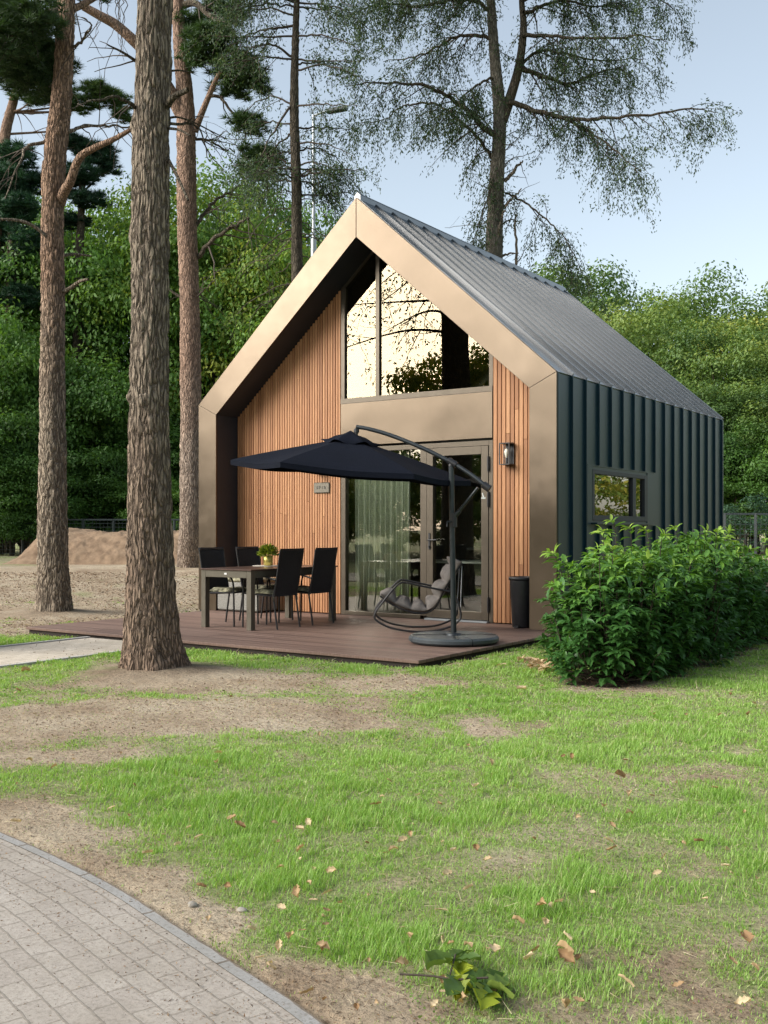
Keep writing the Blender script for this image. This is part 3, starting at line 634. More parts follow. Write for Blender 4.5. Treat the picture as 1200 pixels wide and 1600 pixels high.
# side window
mb = MB(); a, c = HW - .07, HW + .012
mb.box(a, c, WY0, WY0 + .06, WZ0, WZ1); mb.box(a, c, WY1 - .12, WY1, WZ0, WZ1); mb.box(a, c, WY0 + .06, WY1 - .12, WZ1 - .055, WZ1); mb.box(a, c, WY0 + .06, WY1 - .12, WZ0, WZ0 + .07); mb.box(a, c - .004, 2.43, 2.55, WZ0 + .07, WZ1 - .055)
sw = mb.build('side_window', M['lining'], cabin, .003)
for y0, y1 in ((WY0 + .055, 2.435), (2.545, WY1 - .115)): MB().box(HW - .03, HW - .025, y0, y1, WZ0 + .065, WZ1 - .05).build('glass_pane', M['glass_side'], sw)
MB().box(HW - .02, HW + .09, .98, 3.18, 1.285, 1.305).build('window_sill', M['teal'], sw)
# room behind the glass
mb = MB(); xa, xb, ya, yb = .16, HW - .16, YW + .14, HD - .17
mb.box(xa, xb, ya, yb, -.02, .012)
mb.build('room_floor', M['roomfloor'], cabin)
mb = MB(); mb.box(xa, xa + .02, ya, yb, .012, 2.9); mb.box(xb - .02, xb, ya, .99, .012, 2.9); mb.box(xb - .02, xb, 3.04, yb, .012, 2.9); mb.box(xb - .02, xb, .99, 3.04, .012, 1.3); mb.box(xb - .02, xb, .99, 3.04, 2.02, 2.9)
mb.box(xa + .02, xb - .02, 4.3, 4.36, .012, 2.45); mb.box(xa + .02, xb - .02, 1.6, yb, 2.45, 2.52)
mb.build('room_wall', M['room'], cabin)

# curtain behind the fixed light
k = 280; xs = np.linspace(2.46, 3.40, k); ph = np.cumsum(rng.uniform(.25, .75, k)) * .9
V, A = [], []
for z in (.03, .8, 1.6, 2.34):
    V.append(np.stack([xs + .012 * np.sin(ph * .5 + z), .64 + .035 * np.sin(ph) * (1 - .25 * z / 2.3), np.full(k, z)], 1)); A.append(.5 + .5 * np.sin(ph * .31))
i = np.arange(3)[:, None] * k; j = np.arange(k - 1)[None]
cu = npmesh('curtain', np.vstack(V), np.stack([i + j, i + j + 1, i + k + j + 1, i + k + j], -1).reshape(-1, 4), M['curtain'], None, {'tint': np.concatenate(A)}, True)
cu.modifiers.new('cloth', 'SOLIDIFY').thickness = .003
tag(cu, 'pale pleated floor length curtain hanging behind the fixed glass pane', 'curtain')
t = thing('indoor_table', 'white topped table standing indoors behind the glazed front', 'table', (3.45, 1.75, .012))
MB().box(-.75, .75, -.4, .4, .72, .75, bev=.004).build('tabletop', M['white'], t)
for x in (-.68, .68):
    for y in (-.34, .34): MB().box(x - .025, x + .025, y - .025, y + .025, 0, .72).build('leg', M['black'], t)
t = thing('kitchen_counter', 'dark kitchen counter against the rear room wall behind the door glass', 'counter', (4.0, 3.95, .012))
MB().box(-1.4, 1.6, -.28, .3, 0, .86).build('cabinet', M['lining'], t); MB().box(-1.42, 1.62, -.31, .31, .86, .9).build('worktop', M['white'], t)
mb = MB(); mb.lathe([(.26, 0), (.26, .03), (.23, .035)], n=40); mb.v = [(x, z, y) for x, y, z in mb.v]
o = mb.build('wall_clock', M['black']); o.location = (3.35, 4.26, 1.72); tag(o, 'round black wall clock on the room wall seen through the fixed pane', 'clock')

# ================================================================== LAMPS AND PLATE ON THE FRONT
def lantern(x, label):
    t = thing('wall_lamp', label, 'lamp', (x, YW - .026, 2.04), 0, 'wall lanterns on the timber front')
    MB().box(-.055, .055, -.016, 0, .0, .29, bev=.003).build('back_plate', M['black'], t)
    mb = MB(); w, dpt, h = .075, .15, .28
    for sx in (-w, w - .012):
        for sy in (-dpt, -.028): mb.box(sx, sx + .012, sy, sy + .012, .012, h - .012)
    mb.box(-w, w, -dpt, -.016, 0, .012); mb.box(-w, w, -dpt, -.016, h - .012, h)
    mb.build('cage', M['black'], t)
    mb = MB(); mb.lathe([(.016, .012), (.016, .085), (.010, .09)], (0, -.085, 0), 14); mb.build('socket', M['black'], t)
    mb = MB(); mb.lathe([(.009, .09), (.022, .12), (.03, .16), (.024, .195), (.0, .212)], (0, -.085, 0), 16); mb.build('bulb', pm('bulb_glass', (.75, .72, .62), None, rough=.1), t)
    return t
lantern(5.06, 'black open wall lantern with clear bulb on the timber strip right of the door')
lantern(2.0, 'black wall lantern half hidden behind the navy parasol, above the small name plate')
t = thing('name_plate', 'small bronze name plate with rounded corners screwed to the timber front', 'sign', (2.02, YW - .026, 1.82))
MB().box(-.145, .145, -.02, 0, -.078, .078, bev=.012).build('plate', M['greym'], t)
for i_, ch_ in enumerate('SP18'):
    fc = bpy.data.curves.new('glyph', 'FONT'); fc.body = ch_; fc.size = .062; fc.align_x = 'CENTER'; fc.align_y = 'CENTER'; fc.extrude = .001
    fo = bpy.data.objects.new('glyph', fc); COL.objects.link(fo); tm_ = bpy.data.meshes.new_from_object(fo.evaluated_get(bpy.context.evaluated_depsgraph_get())); bpy.data.objects.remove(fo)
    fo = link(bpy.data.objects.new('letter', tm_), t); fo.location = (-.075 + .047 * i_, -.0225, 0); fo.rotation_euler = (R(90), 0, 0); tm_.materials.clear(); tm_.materials.append(M['ink'])

# ================================================================== FURNITURE ON THE DECK
t = thing('dining_table', 'long dark topped garden dining table with square champagne metal legs', 'table', (2.47, -1.215, 0))
TX, TY, TZ = .415, .845, .735
MB().box(-TX - .015, TX + .015, -TY - .015, TY + .015, TZ - .018, TZ, bev=.003).build('tabletop', M['tabletop'], t)
mb = MB(); mb.box(-TX + .075, TX - .075, -TY, -TY + .03, TZ - .105, TZ - .02); mb.box(-TX + .075, TX - .075, TY - .03, TY, TZ - .105, TZ - .02); mb.box(-TX, -TX + .03, -TY + .075, TY - .075, TZ - .105, TZ - .02); mb.box(TX - .03, TX, -TY + .075, TY - .075, TZ - .105, TZ - .02)
mb.build('apron', M['greym'], t, .003)
for sx in (-TX, TX - .075):
    for sy in (-TY, TY - .075): MB().box(sx, sx + .075, sy, sy + .075, 0, TZ - .0185).build('leg', M['greym'], t, .004)
o = MB().box(-.022, .022, -.004, 0, -.011, .011, bev=.002).build('badge', M['white'], t); o.location = (.0, -TY - .001, TZ - .06)

def make_chair(label):
    t = thing('dining_chair', label, 'chair', (0, 0, 0), 0, 'chairs around the garden dining table')
    w = .215
    for s in (-1, 1):
        y = s * w
        MB().tube(smooth_path([(.27, y * 1.04, 0), (.262, y * 1.04, .40), (.25, y * 1.06, .56), (.19, y * 1.08, .635), (.09, y * 1.08, .655), (-.08, y * 1.08, .64), (-.265, y * 1.03, .60)], 5), .0115, 8).build('leg', M['black'], t)
        MB().tube([(-.285, y, 0), (-.215, y, .43)], .0115, 8).build('leg', M['black'], t)
    mb = MB()
    for s in (-1, 1): mb.tube(smooth_path([(.26, s * w * .98, .425), (-.2, s * w * .98, .405), (-.235, s * w * .98, .43), (-.275, s * w, .62), (-.335, s * w * 1.03, .955)], 5), .011, 8)
    mb.tube([(.255, -w, .425), (.255, w, .425)], .010, 8); mb.tube([(-.2, -w, .405), (-.2, w, .405)], .010, 8); mb.tube(smooth_path([(-.335, -w * 1.03, .955), (-.352, 0, .965), (-.335, w * 1.03, .955)], 5), .010, 8)
    mb.build('seat_frame', M['black'], t)
    def sheet(prof, name, sag):
        prof = smooth_path(prof, 5); V = []; Fc = []; k = 9
        for off in (.005, -.005):
            for i, (x, z) in enumerate(prof):
                a, b_ = prof[max(i - 1, 0)], prof[min(i + 1, len(prof) - 1)]; tn = nrm(np.array(b_) - np.array(a)); nx, nz = -tn[1], tn[0]
                for j in range(k):
                    v = j / (k - 1) * 2 - 1; s_ = sag * (1 - v * v); V.append((x + nx * (off + s_), v * (w + .008), z + nz * (off + s_)))
        m_ = len(prof)
        for i in range(m_ - 1):
            for j in range(k - 1):
                q = i * k + j; Fc += [(q, q + 1, q + k + 1, q + k)]; q += m_ * k; Fc += [(q, q + k, q + k + 1, q + 1)]
        for i in range(m_ - 1):
            for j in (0, k - 1): q = i * k + j; Fc.append((q, q + k, q + k + m_ * k, q + m_ * k))
        for j in range(k - 1):
            for i in (0, m_ - 1): q = i * k + j; Fc.append((q, q + 1, q + 1 + m_ * k, q + m_ * k))
        return MB().add(V, Fc, True).build(name, M['textile'], t)
    sheet([(.265, .425), (0, .418), (-.2, .405)], 'seat', -.012)
    sheet([(-.225, .40), (-.25, .52), (-.285, .69), (-.345, .985)], 'backrest', .012)
    mb = MB(); k = 10; V = []; Fc = []
    for i in range(k):
        for j in range(k):
            u, v = i / (k - 1), j / (k - 1); e = (min(u, 1 - u, .12) / .12 * min(v, 1 - v, .12) / .12)**.4
            V.append((-.19 + .44 * u, (v - .5) * .41, .432 + .042 * e + .006 * math.sin(9 * u + 4 * v)))
    V += [(x, y, .43) for x, y, z in V]
    for i in range(k - 1):
        for j in range(k - 1): q = i * k + j; Fc += [(q, q + k, q + k + 1, q + 1), (q + k * k, q + 1 + k * k, q + k + 1 + k * k, q + k + k * k)]
    for i in range(k - 1):
        for a_, b_ in ((i, i + 1), ((k - 1) * k + i, (k - 1) * k + i + 1), (i * k, i * k + k), (i * k + k - 1, i * k + 2 * k - 1)): Fc.append((a_, b_, b_ + k * k, a_ + k * k))
    pad = mb.add(V, Fc, True).build('seat_pad', M['seatpad'], t)
    for s in (-1, 1): MB().tube([(-.19, s * .2, .44), (-.235, s * .225, .385), (-.23, s * .235, .34)], .005, 5).build('tie', M['seatpad'], pad)
    return t
ch = make_chair('black high back garden chair at the near left side of the dining table, facing right'); ch.location = (2.09, -1.565, 0)
dup(ch, None, (2.09, -.87, 0), 0, 'black high back garden chair on the far left, nearest the wicker box')
dup(ch, None, (2.77, -1.56, 0), math.pi, 'black high back garden chair at the table right, nearest the viewer, back turned')
dup(ch, None, (2.77, -.87, 0), math.pi, 'black high back garden chair at the far right of the table, nearest the timber wall')

# things on the table
p = at(419, 884.5, TZ); t = thing('potted_plant', 'bushy yellow green plant in a brass pot on the dining table', 'plant', (p[0], p[1], TZ + .008))
mb = MB(); mb.lathe([(.052, 0), (.058, .004), (.066, .13), (.060, .132), (.056, .10), (.0, .10)], n=28); mb.build('pot', M['brass'], t)
k = 420; q = rdir(k); q[:, 2] = np.abs(q[:, 2]); P = np.array((0, 0, .13)) + q * np.array((.12, .12, .135)) * (rng.random((k, 1)) ** .4)
V, T, A = scatter(*LEAF4, P, frames(q + rng.normal(0, .35, (k, 3)), (0, 0, 1), rng.normal(0, .5, k)), .055, rng.random(k), .024); npmesh('foliage', V, T, M['potleaf'], t, {'tint': A})
p2 = at(416, 886, TZ); mb = MB(); mb.lathe([(.0, .003), (.17, .003), (.185, .006), (.185, 0), (.0, 0)], n=40)
o = mb.build('round_tray', M['linen']); o.location = (p[0] - .02, p[1] - .01, TZ + .001); tag(o, 'thin pale round tray under the brass plant pot', 'tray')
p3 = at(436, 884, TZ); mb = MB()
for i in range(5): r_ = .105 - .004 * i + random.uniform(-.004, .004); mb.lathe([(.0, .022 * i + .001), (r_ - .012, .022 * i + .001), (r_, .022 * i + .006), (r_, .022 * i + .016), (r_ - .012, .022 * i + .021), (.0, .022 * i + .021)], n=28)
o = mb.build('bowl_stack', M['linen']); o.location = (p3[0] + .03, p3[1] + .12, TZ + .001); tag(o, 'low stack of pale round dishes beside the potted plant on the table', 'dishes')
t = thing('wicker_box', 'grey woven wicker storage box with pale lid pad against the timber wall behind the table', 'storage box', (.80, .17, 0))
MB().box(-.40, .42, -.22, .22, .015, .44, bev=.02).build('box', M['wicker'], t); MB().box(-.41, .43, -.23, .23, .442, .50, bev=.02).build('lid_pad', M['seatpad'], t)

# bin beside the door
bc = (5.375, .16, 0); t = thing('waste_bin', 'tall black tapered waste bin by the right bronze pillar', 'bin', bc)
mb = MB(); mb.lathe([(.0, .004), (.115, .004), (.122, .02), (.150, .575), (.150, .59), (.140, .59), (.112, .03), (.0, .03)], n=36); mb.build('body', M['black'], t)
mb = MB(); mb.lathe([(.152, .585), (.164, .59), (.166, .625), (.155, .632), (.135, .628), (.135, .60)], n=36); mb.build('rim', M['black'], t)
mb = MB(); mb.box(-.03, .03, -.165, -.10, .005, .03, bev=.004); mb.build('pedal', M['black'], t)

# cantilever parasol
UP = pt(709, 990, 11.1); t = thing('parasol', 'open navy cantilever parasol on a round slate base with curved arm', 'parasol', (UP[0], UP[1], 0), -TH)
# local axes now: x to the right of the view, y away
for qd in range(4):
    mb = MB(); a0, a1 = R(90 * qd + 20) + .012, R(90 * qd + 110) - .012; prof = [(.09, .01), (.465, .01), (.485, .03), (.485, .06), (.465, .083), (.13, .088), (.09, .07)]
    K = 14; V = []; Fc = []; m_ = len(prof)
    for i in range(K + 1):
        a = a0 + (a1 - a0) * i / K; V += [(r_ * math.cos(a), r_ * math.sin(a), z) for r_, z in prof]
    for i in range(K):
        for j in range(m_): Fc.append((i * m_ + j, (i + 1) * m_ + j, (i + 1) * m_ + (j + 1) % m_, i * m_ + (j + 1) % m_))
    Fc += [tuple(range(m_)), tuple(range(K * m_ + m_ - 1, K * m_ - 1, -1))]
    mb.add(V, Fc).build('base_weight', M['basep'], t)
mb = MB(); mb.bar((-.45, 0, .075), (.45, 0, .075), .05, .03); mb.bar((0, -.45, .075), (0, .45, .075), .05, .03); mb.lathe([(.0, .03), (.085, .03), (.085, .10), (.06, .112), (.0, .112)], n=24); mb.build('base_cross', M['pole'], t)
def loc(u, v, d): q = pt(u, v, d) - np.array((UP[0], UP[1], 0)); return (q[0] * CT - q[1] * ST, q[0] * ST + q[1] * CT, q[2])
top = loc(705, 729, 11.12)
MB().tube([(0, 0, .10), top], .030, 16).build('pole', M['pole'], t)
armP = smooth_path([loc(761, 761, 10.95), loc(735, 741, 11.03), loc(706, 723, 11.12), loc(660, 700, 11.24), (loc(610, 680, 11.38)), loc(575, 670, 11.46), loc(557, 667, 11.5)], 6)
arm = MB().tube(armP, .023, 12).build('arm', M['pole'], t)
for a, c, r_ in ((loc(700, 719, 11.13), loc(713, 727, 11.1), .036), (loc(755, 757, 10.96), loc(765, 764, 10.94), .04)): MB().tube([a, c], r_, 14).build('joint', M['black'], arm)
MB().tube([top, loc(706, 722, 11.12)], .033, 12).build('pole_cap', M['black'], t)
mb = MB(); a = loc(754, 770, 10.95); mb.tube([a, (a[0] + .01, a[1], a[2] - .05)], .007, 8); mb.box(a[0] - .012, a[0] + .03, a[1] - .01, a[1] + .01, a[2] - .065, a[2] - .045); mb.build('pull_clip', M['white'], arm)
mb = MB(); mb.tube([loc(709, 809, 11.1), loc(747, 762, 10.98)], .017, 10); mb.tube([loc(709, 809, 11.1), loc(718, 798, 11.07)], .026, 12); mb.build('strut', M['pole'], t)
mb = MB(); z = loc(708, 815, 11.1)[2]; mb.tube([(0, 0, z - .06), (0, 0, z + .09)], .037, 14); mb.tube([(-.03, -.03, z), (-.075, -.05, z), (-.075, -.05, z - .055)], .011, 8); mb.build('crank', M['black'], t)
hub = loc(548, 712, 11.5); tip = loc(557, 669, 11.5)
mb = MB(); mb.tube([tip, (tip[0] - .005, tip[1], tip[2] - .12)], .02, 10); mb.tube([(tip[0], tip[1], tip[2] - .01), (tip[0], tip[1], tip[2] - .05)], .03, 12); mb.build('hanger', M['black'], t)
# canopy: six panels, sagging between the ribs, tilted down towards the pole
RC, RISE = 1.34, .37; cz = loc(548, 735, 11.5)[2]
def cpoint(ang, s, dz=0):
    k = ang / (math.pi / 3); fr = k - math.floor(k); rr = RC * math.cos(math.pi / 6) / math.cos((fr - .5) * math.pi / 3) * s
    sag = -.045 * s * (1 - abs(2 * fr - 1)**1.6) ; rr *= 1 - .025 * s * s * (1 - (2 * fr - 1)**2)
    x, y = rr * math.cos(ang), rr * math.sin(ang); z = RISE * (1 - s)**.93 + sag * .6 + dz
    z += -.088 * x + .035 * y
    return (hub[0] + x, hub[1] + y, cz + z)
V = []; Fc = []; K, L_ = 72, 12
for j in range(L_ + 1):
    for i in range(K): V.append(cpoint(2 * math.pi * i / K, .10 + .90 * j / L_))
for i in range(K): V.append(cpoint(2 * math.pi * i / K, 1.0, -.055))
for j in range(L_ + 1):
    for i in range(K): q = j * K + i; Fc.append((q, q + K, j * K + (i + 1) % K + K, j * K + (i + 1) % K))
cn = MB().add(V, Fc).build('canopy', M['canopy'], t); cn.modifiers.new('cloth', 'SOLIDIFY').thickness = .004
V = [cpoint(0, 0, .075)]; Fc = []
for j in range(1, 5):
    for i in range(48): V.append(cpoint(2 * math.pi * i / 48, .25 * j / 4, .05 + .02 * math.cos(i * math.pi * 6 / 24) * (j == 4) - .008 * j * (j > 2)))
for i in range(48): Fc.append((0, 1 + i, 1 + (i + 1) % 48))
for j in range(3):
    for i in range(48): q = 1 + j * 48; Fc.append((q + i, q + 48 + i, q + 48 + (i + 1) % 48, q + (i + 1) % 48))
v_ = MB().add(V, Fc, True).build('vent', M['canopy'], cn); v_.modifiers.new('cloth', 'SOLIDIFY').thickness = .004
for i in range(6):
    a = i * math.pi / 3; p0, p1 = Vector(cpoint(a, .06, -.03)), Vector(cpoint(a, .985, -.02)); MB().bar(p0, p1, .014, .02).build('rib', M['pole'], t)

# rocking lounger
rc = pt(655, 985, 12.45); t = thing('rocking_lounger', 'rocking garden lounger with grey tufted cushion and black tube frame by the glazed door', 'lounger', (rc[0], rc[1], 0), math.atan2(ST, -CT))
for s in (-1, 1):
    y = s * .30
    pth = smooth_path([(-.38, y, .48), (-.1, y, .535), (.16, y, .59), (.235, y, .585), (.32, y, .51), (.44, y, .36), (.525, y, .24), (.52, y, .15), (.36, y, .062), (.16, y, .022), (0, y, .014), (-.2, y, .026), (-.38, y, .085), (-.47, y, .16), (-.475, y, .26), (-.43, y, .40), (-.38, y, .48)], 5)
    MB().tube(pth, .0125, 8).build('rocker_frame', M['black'], t)
prof = smooth_path([(.47, .46), (.37, .385), (.2, .30), (0, .255), (-.13, .285), (-.21, .37), (-.27, .50), (-.37, .66), (-.49, .84)], 8)
mb = MB()
for s in (-1, 1): mb.tube([(x, s * .255, z - .03) for x, z in prof], .011, 8)
for i in range(0, len(prof), 8): x, z = prof[i]; mb.tube([(x, -.30 if i in (8, 40) else -.255, z - .03), (x, .30 if i in (8, 40) else .255, z - .03)], .010, 8)
mb.build('sling_frame', M['black'], t)
sA = np.r_[0, np.cumsum(np.linalg.norm(np.diff(prof, axis=0), axis=1))]; nS = 90; nV = 26; sL = np.linspace(0, sA[-1], nS); X = np.interp(sL, sA, prof[:, 0]); Z = np.interp(sL, sA, prof[:, 1]); tx, tz = np.gradient(X), np.gradient(Z); L_ = np.hypot(tx, tz); nx, nz = tz / L_, -tx / L_
nx, nz = np.where(nz < -.3, -nx, nx), np.where(nz < -.3, -nz, nz)
V = []; Fc = []
for sgn in (1, -1):
    for i in range(nS):
        for j in range(nV):
            v = j / (nV - 1) * 2 - 1; puff = abs(math.sin(math.pi * 6.5 * sL[i] / sA[-1])) ** .5; e = (1 - abs(v) ** 5) * min(1, i / 3, (nS - 1 - i) / 3) ** .5
            h = (.02 + (.098 if sgn > 0 else .03) * puff) * e
            if sgn > 0: h += (.022 * (float(vnoise(sL[i] * 16, v * 5, 0, 77)) - .5) + .012 * (float(vnoise(sL[i] * 40, v * 4, 0, 78)) - .5)) * e
            head = .045 * sstep(.86, .93, sL[i] / sA[-1]) * e if sgn > 0 else 0
            V.append((X[i] + nx[i] * sgn * (h + head), v * .28, Z[i] + nz[i] * sgn * (h + head)))
for s_ in (0, 1):
    for i in range(nS - 1):
        for j in range(nV - 1): q = s_ * nS * nV + i * nV + j; Fc.append((q, q + 1, q + nV + 1, q + nV) if s_ else (q, q + nV, q + nV + 1, q + 1))
q = nS * nV
for i in range(nS - 1):
    for j in (0, nV - 1): Fc.append((i * nV + j, (i + 1) * nV + j, (i + 1) * nV + j + q, i * nV + j + q))
for j in range(nV - 1):
    for i in (0, nS - 1): Fc.append((i * nV + j, i * nV + j + 1, i * nV + j + 1 + q, i * nV + j + q))
MB().add(V, Fc, True).build('cushion', M['cushion'], t)
for s in (-1, 1): MB().tube([(-.50, s * .2, .78), (-.475, s * .28, .22)], .004, 6).build('cord', M['white'], t)

# ================================================================== TREES NEAR THE CABIN
def stem(name, label, cat, px, d, mat, extra=None, group=None, **kw):
    """px: (column, row, width in px) from the foot up, at distance d"""
    b0 = at(px[0][0], px[0][1]) if kw.pop('ground', True) else pt(px[0][0], px[0][1], d)
    t = thing(name, label, cat, tuple(b0), 0, group)
    P = [pt(u, v, d) - b0 for u, v, _ in px]; r = [w / 2 / F * d for _, _, w in px]
    P[0] = P[0] * 0 + (0, 0, -.12)
    if extra:
        for dz, dx, rr in extra: P.append(P[-1] + np.array((dx * CT, -dx * ST, dz))); r.append(rr)
    trunk('trunk', P, r, mat, t, **kw)
    return t, b0
def rel(paths, b0): return [(P - b0, r) for P, r in paths]
def leafy(paths_twigs, b0, t, mat, per_m, size, jit, tint=(.2, .8), drop=.5, wid=.42, name='foliage'):
    V, T, A = sprays(rel(paths_twigs, b0), per_m, size, jit, tint, drop, wid); return npmesh(name, V, T, mat, t, {'tint': A})

# --- the thick trunk in front of the deck
d1 = float(np.dot(at(245, 1050)[:2] - (CX, CY), (ST, CT)))
t1, b0 = stem('pine_tree', 'thick grey barked pine trunk standing in front of the deck beside the pale footpath', 'tree',
    [(245, 1050, 82), (238, 1000, 76), (234, 900, 70), (233, 800, 66), (233, 700, 63), (234, 600, 60), (234, 500, 58), (236, 300, 57), (236, 200, 56), (240, 100, 54), (243, 0, 53)], d1, M['bark_grey'],
    extra=[(2.2, .15, .15), (2.5, .1, .12), (2.5, -.2, .06)], na=150, step=.014, depth=.02, cw=.042, ch=.34, flare=.12, roots=6, seed=3,
    knots=[(5.05, R(215), .07, .03), (2.55, R(300), .06, .03), (2.6, R(230), .05, .025), (4.05, R(250), .10, .02)])
L = [limb([(223, 178), (203, 162), (176, 151), (137, 160), (108, 169)], d1, .02, .004, -.6, wob=.006), limb([(216, 98), (192, 82), (168, 70)], d1, .016, .006, -.3),
     limb([(254, 172), (262, 163), (272, 151), (294, 140)], d1, .042, .022, -.2), limb([(258, 196), (297, 193), (314, 209), (327, 253)], d1, .015, .004, .5, wob=.006), limb([(258, 186), (276, 183), (300, 190), (330, 205), (352, 216)], d1, .012, .004, .3),
     limb([(259, 200), (280, 203), (297, 212)], d1, .014, .008, -.3), limb([(258, 240), (278, 278), (294, 313)], d1, .017, .010, -.4), limb([(258, 112), (280, 110), (302, 114)], d1, .012, .006, .1)]
tw = []
for P, r in L[:2] + L[3:5]: tw += side_twigs(P, r, 5, .35, .2, .8)
for _ in range(9):                                            # fine bare twigs hanging left of the trunk near the top
    u = random.uniform(150, 215); tw.append(limb([(u, -20), (u + random.uniform(-12, 12), 20), (u + random.uniform(-18, 18), random.uniform(50, 100))], d1 + random.uniform(-.3, .3), .006, .002, wob=.012))
woody_each(rel(L, b0), 'branch', M['bark_dark'], t1, 8); tag(woody(rel(tw, b0), 'dead_twigs', M['twig'], t1, 4), kind='stuff')
crown = [limb([(243 + random.uniform(-3, 3), -180 - 90 * i), (243 + random.choice((-1, 1)) * random.uniform(60, 200), -240 - 90 * i), (243 + random.choice((-1, 1)) * random.uniform(200, 380), -260 - 95 * i)], d1, .05, .012, random.uniform(-1.6, 1.6)) for i in range(7)]
woody(rel(crown, b0), 'limb', M['bark_dark'], t1, 6)
V, T, A = tufts(np.vstack([clump_pts(P[-1] - b0, (.9, .9, .4), 60) for P, _ in crown]), 40, .13, .012); npmesh('foliage', V, T, M['needle'], t1, {'tint': A})

# --- the slimmer red-topped pine at the far left
d0 = float(np.dot(at(83, 958)[:2] - (CX, CY), (ST, CT)))
t0, b0 = stem('pine_tree', 'slimmer pine with orange upper bark standing left of the deck corner', 'tree',
    [(84, 958, 52), (83, 900, 46), (82, 800, 44), (82, 700, 41), (82, 600, 38), (83, 480, 36), (82, 400, 35), (82, 330, 33), (85, 250, 34), (95, 165, 32), (101, 80, 28), (104, 0, 26)], d0, M['bark_pine'],
    extra=[(1.6, .1, .11), (2.0, -.1, .06)], na=72, step=.03, depth=.024, cw=.05, ch=.2, flare=.075, roots=5, seed=8, knots=[(4.3, R(280), .09, .03), (5.6, R(260), .08, .025)])
L = [limb([(94, 318), (100, 300), (110, 283), (124, 247), (148, 231), (179, 217), (207, 201)], d0, .085, .03, -.8), limb([(105, 206), (132, 197), (170, 195), (205, 199)], d0, .03, .012, .7, wob=.012),
     limb([(72, 220), (41, 231), (30, 256), (8, 311)], d0, .03, .007, -.6, wob=.012), limb([(85, 395), (75, 372), (50, 352), (25, 344), (-10, 342)], d0, .035, .016, -.5), limb([(95, 400), (115, 397), (142, 400)], d0, .03, .014, .3),
     limb([(94, 458), (110, 450), (124, 440), (138, 436)], d0, .035, .02, -.3), limb([(100, 14), (63, 22), (30, 47), (-10, 70)], d0, .045, .02, -.5), limb([(112, 74), (126, 66), (137, 50), (143, 40), (128, 26)], d0, .026, .008, -.5, wob=.01),
     limb([(112, 14), (128, 8), (150, -4)], d0, .06, .04, .4)]
tw = []
for P, r in L[1:3] + L[6:8]: tw += side_twigs(P, r, 8, .7, .25, .9)
woody_each(rel(L[:1] + L[8:], b0), 'branch', M['bark_pine'], t0, 10); woody_each(rel(L[1:8], b0), 'branch', M['bark_grey'], t0, 8); tag(woody(rel(tw, b0), 'dead_twigs', M['twig'], t0, 4), kind='stuff')
C = np.vstack([clump_pts(pt(u, v, d0 + dd) - b0, (a, .5, h), n) for u, v, dd, a, h, n in [(30, 60, .4, .55, .42, 150), (78, 95, .8, .35, .35, 110), (10, 115, .2, .4, .3, 70), (65, 20, .7, .5, .25, 90), (10, 15, -.3, .5, .3, 80), (45, 35, -.6, .6, .4, 110), (5, 70, -.5, .5, .45, 110), (55, 145, .5, .4, .2, 70), (70, 130, .9, .3, .18, 60), (20, 100, .2, .45, .25, 80), (140, -30, .5, .7, .4, 120)]])
V, T, A = tufts(C, 46, .12, .013, .0, .6); npmesh('foliage', V, T, M['needle'], t0, {'tint': A})

# --- the reddish pine behind, right of the thick trunk
d2 = 23.5
t2, b0 = stem('pine_tree', 'reddish scaly pine trunk behind the cabin corner with forked top and dead side branches', 'tree',
    [(296, 886, 38), (297, 820, 33), (298, 700, 33), (298, 620, 33), (296, 450, 31), (292, 350, 31), (291, 250, 30), (289, 150, 28), (280, 50, 20), (279, 0, 17)], d2, M['bark_red'],
    extra=[(2, .2, .09), (2.5, -.3, .04)], na=44, step=.06, depth=.022, cw=.07, ch=.15, flare=.05, seed=12)
L = [limb([(284, 178), (268, 148), (250, 118), (225, 80), (205, 60), (180, 38), (157, 25), (130, 10)], d2, .17, .09, -1.), limb([(308, 402), (325, 383), (350, 362), (372, 350), (390, 342)], d2, .06, .022, -.8, wob=.02), limb([(306, 352), (322, 330), (340, 312), (362, 298), (380, 286)], d2, .05, .018, .8, wob=.02),
     limb([(304, 205), (318, 170), (335, 130), (345, 110)], d2, .085, .04, -.8), limb([(286, 8), (305, 5), (325, 22), (345, 36)], d2, .09, .05, -.7), limb([(305, 215), (330, 220), (352, 232), (370, 236)], d2, .035, .012, .5, wob=.03),
     limb([(300, 470), (318, 455), (332, 440)], d2, .03, .01, -.4, wob=.02), limb([(284, 465), (272, 458), (265, 452)], d2, .035, .02, 0), limb([(330, 150), (355, 160), (378, 200), (392, 250)], d2, .04, .012, -.6, wob=.03)]
tw = []
for P, r in L[1:3] + L[4:7] + L[8:]: tw += side_twigs(P, r, 9, 1.0, .25, 1.)
woody_each(rel(L[:1] + L[3:4], b0), 'branch', M['bark_red'], t2, 8); woody_each(rel(L[1:3] + L[4:], b0), 'branch', M['bark_dark'], t2, 7); tag(woody(rel(tw, b0), 'dead_twigs', M['twig'], t2, 4), kind='stuff')
C = np.vstack([clump_pts(pt(u, v, d2 + dd) - b0, (a, .6, h), n) for u, v, dd, a, h, n in [(330, 65, -.6, .6, .45, 150), (372, 105, -.4, .5, .4, 120), (312, 95, -.3, .4, .35, 80), (395, 130, -.2, .3, .35, 60), (390, 195, -.6, .38, .28, 70), (408, 245, -.7, .42, .22, 80), (345, 22, .5, .7, .3, 110), (300, 45, .3, .35, .3, 60), (400, 270, -.6, .3, .15, 40), (360, 140, 0, .5, .25, 80)]])
V, T, A = tufts(C, 44, .17, .018, .0, .7); npmesh('foliage', V, T, M['needle'], t2, {'tint': A})

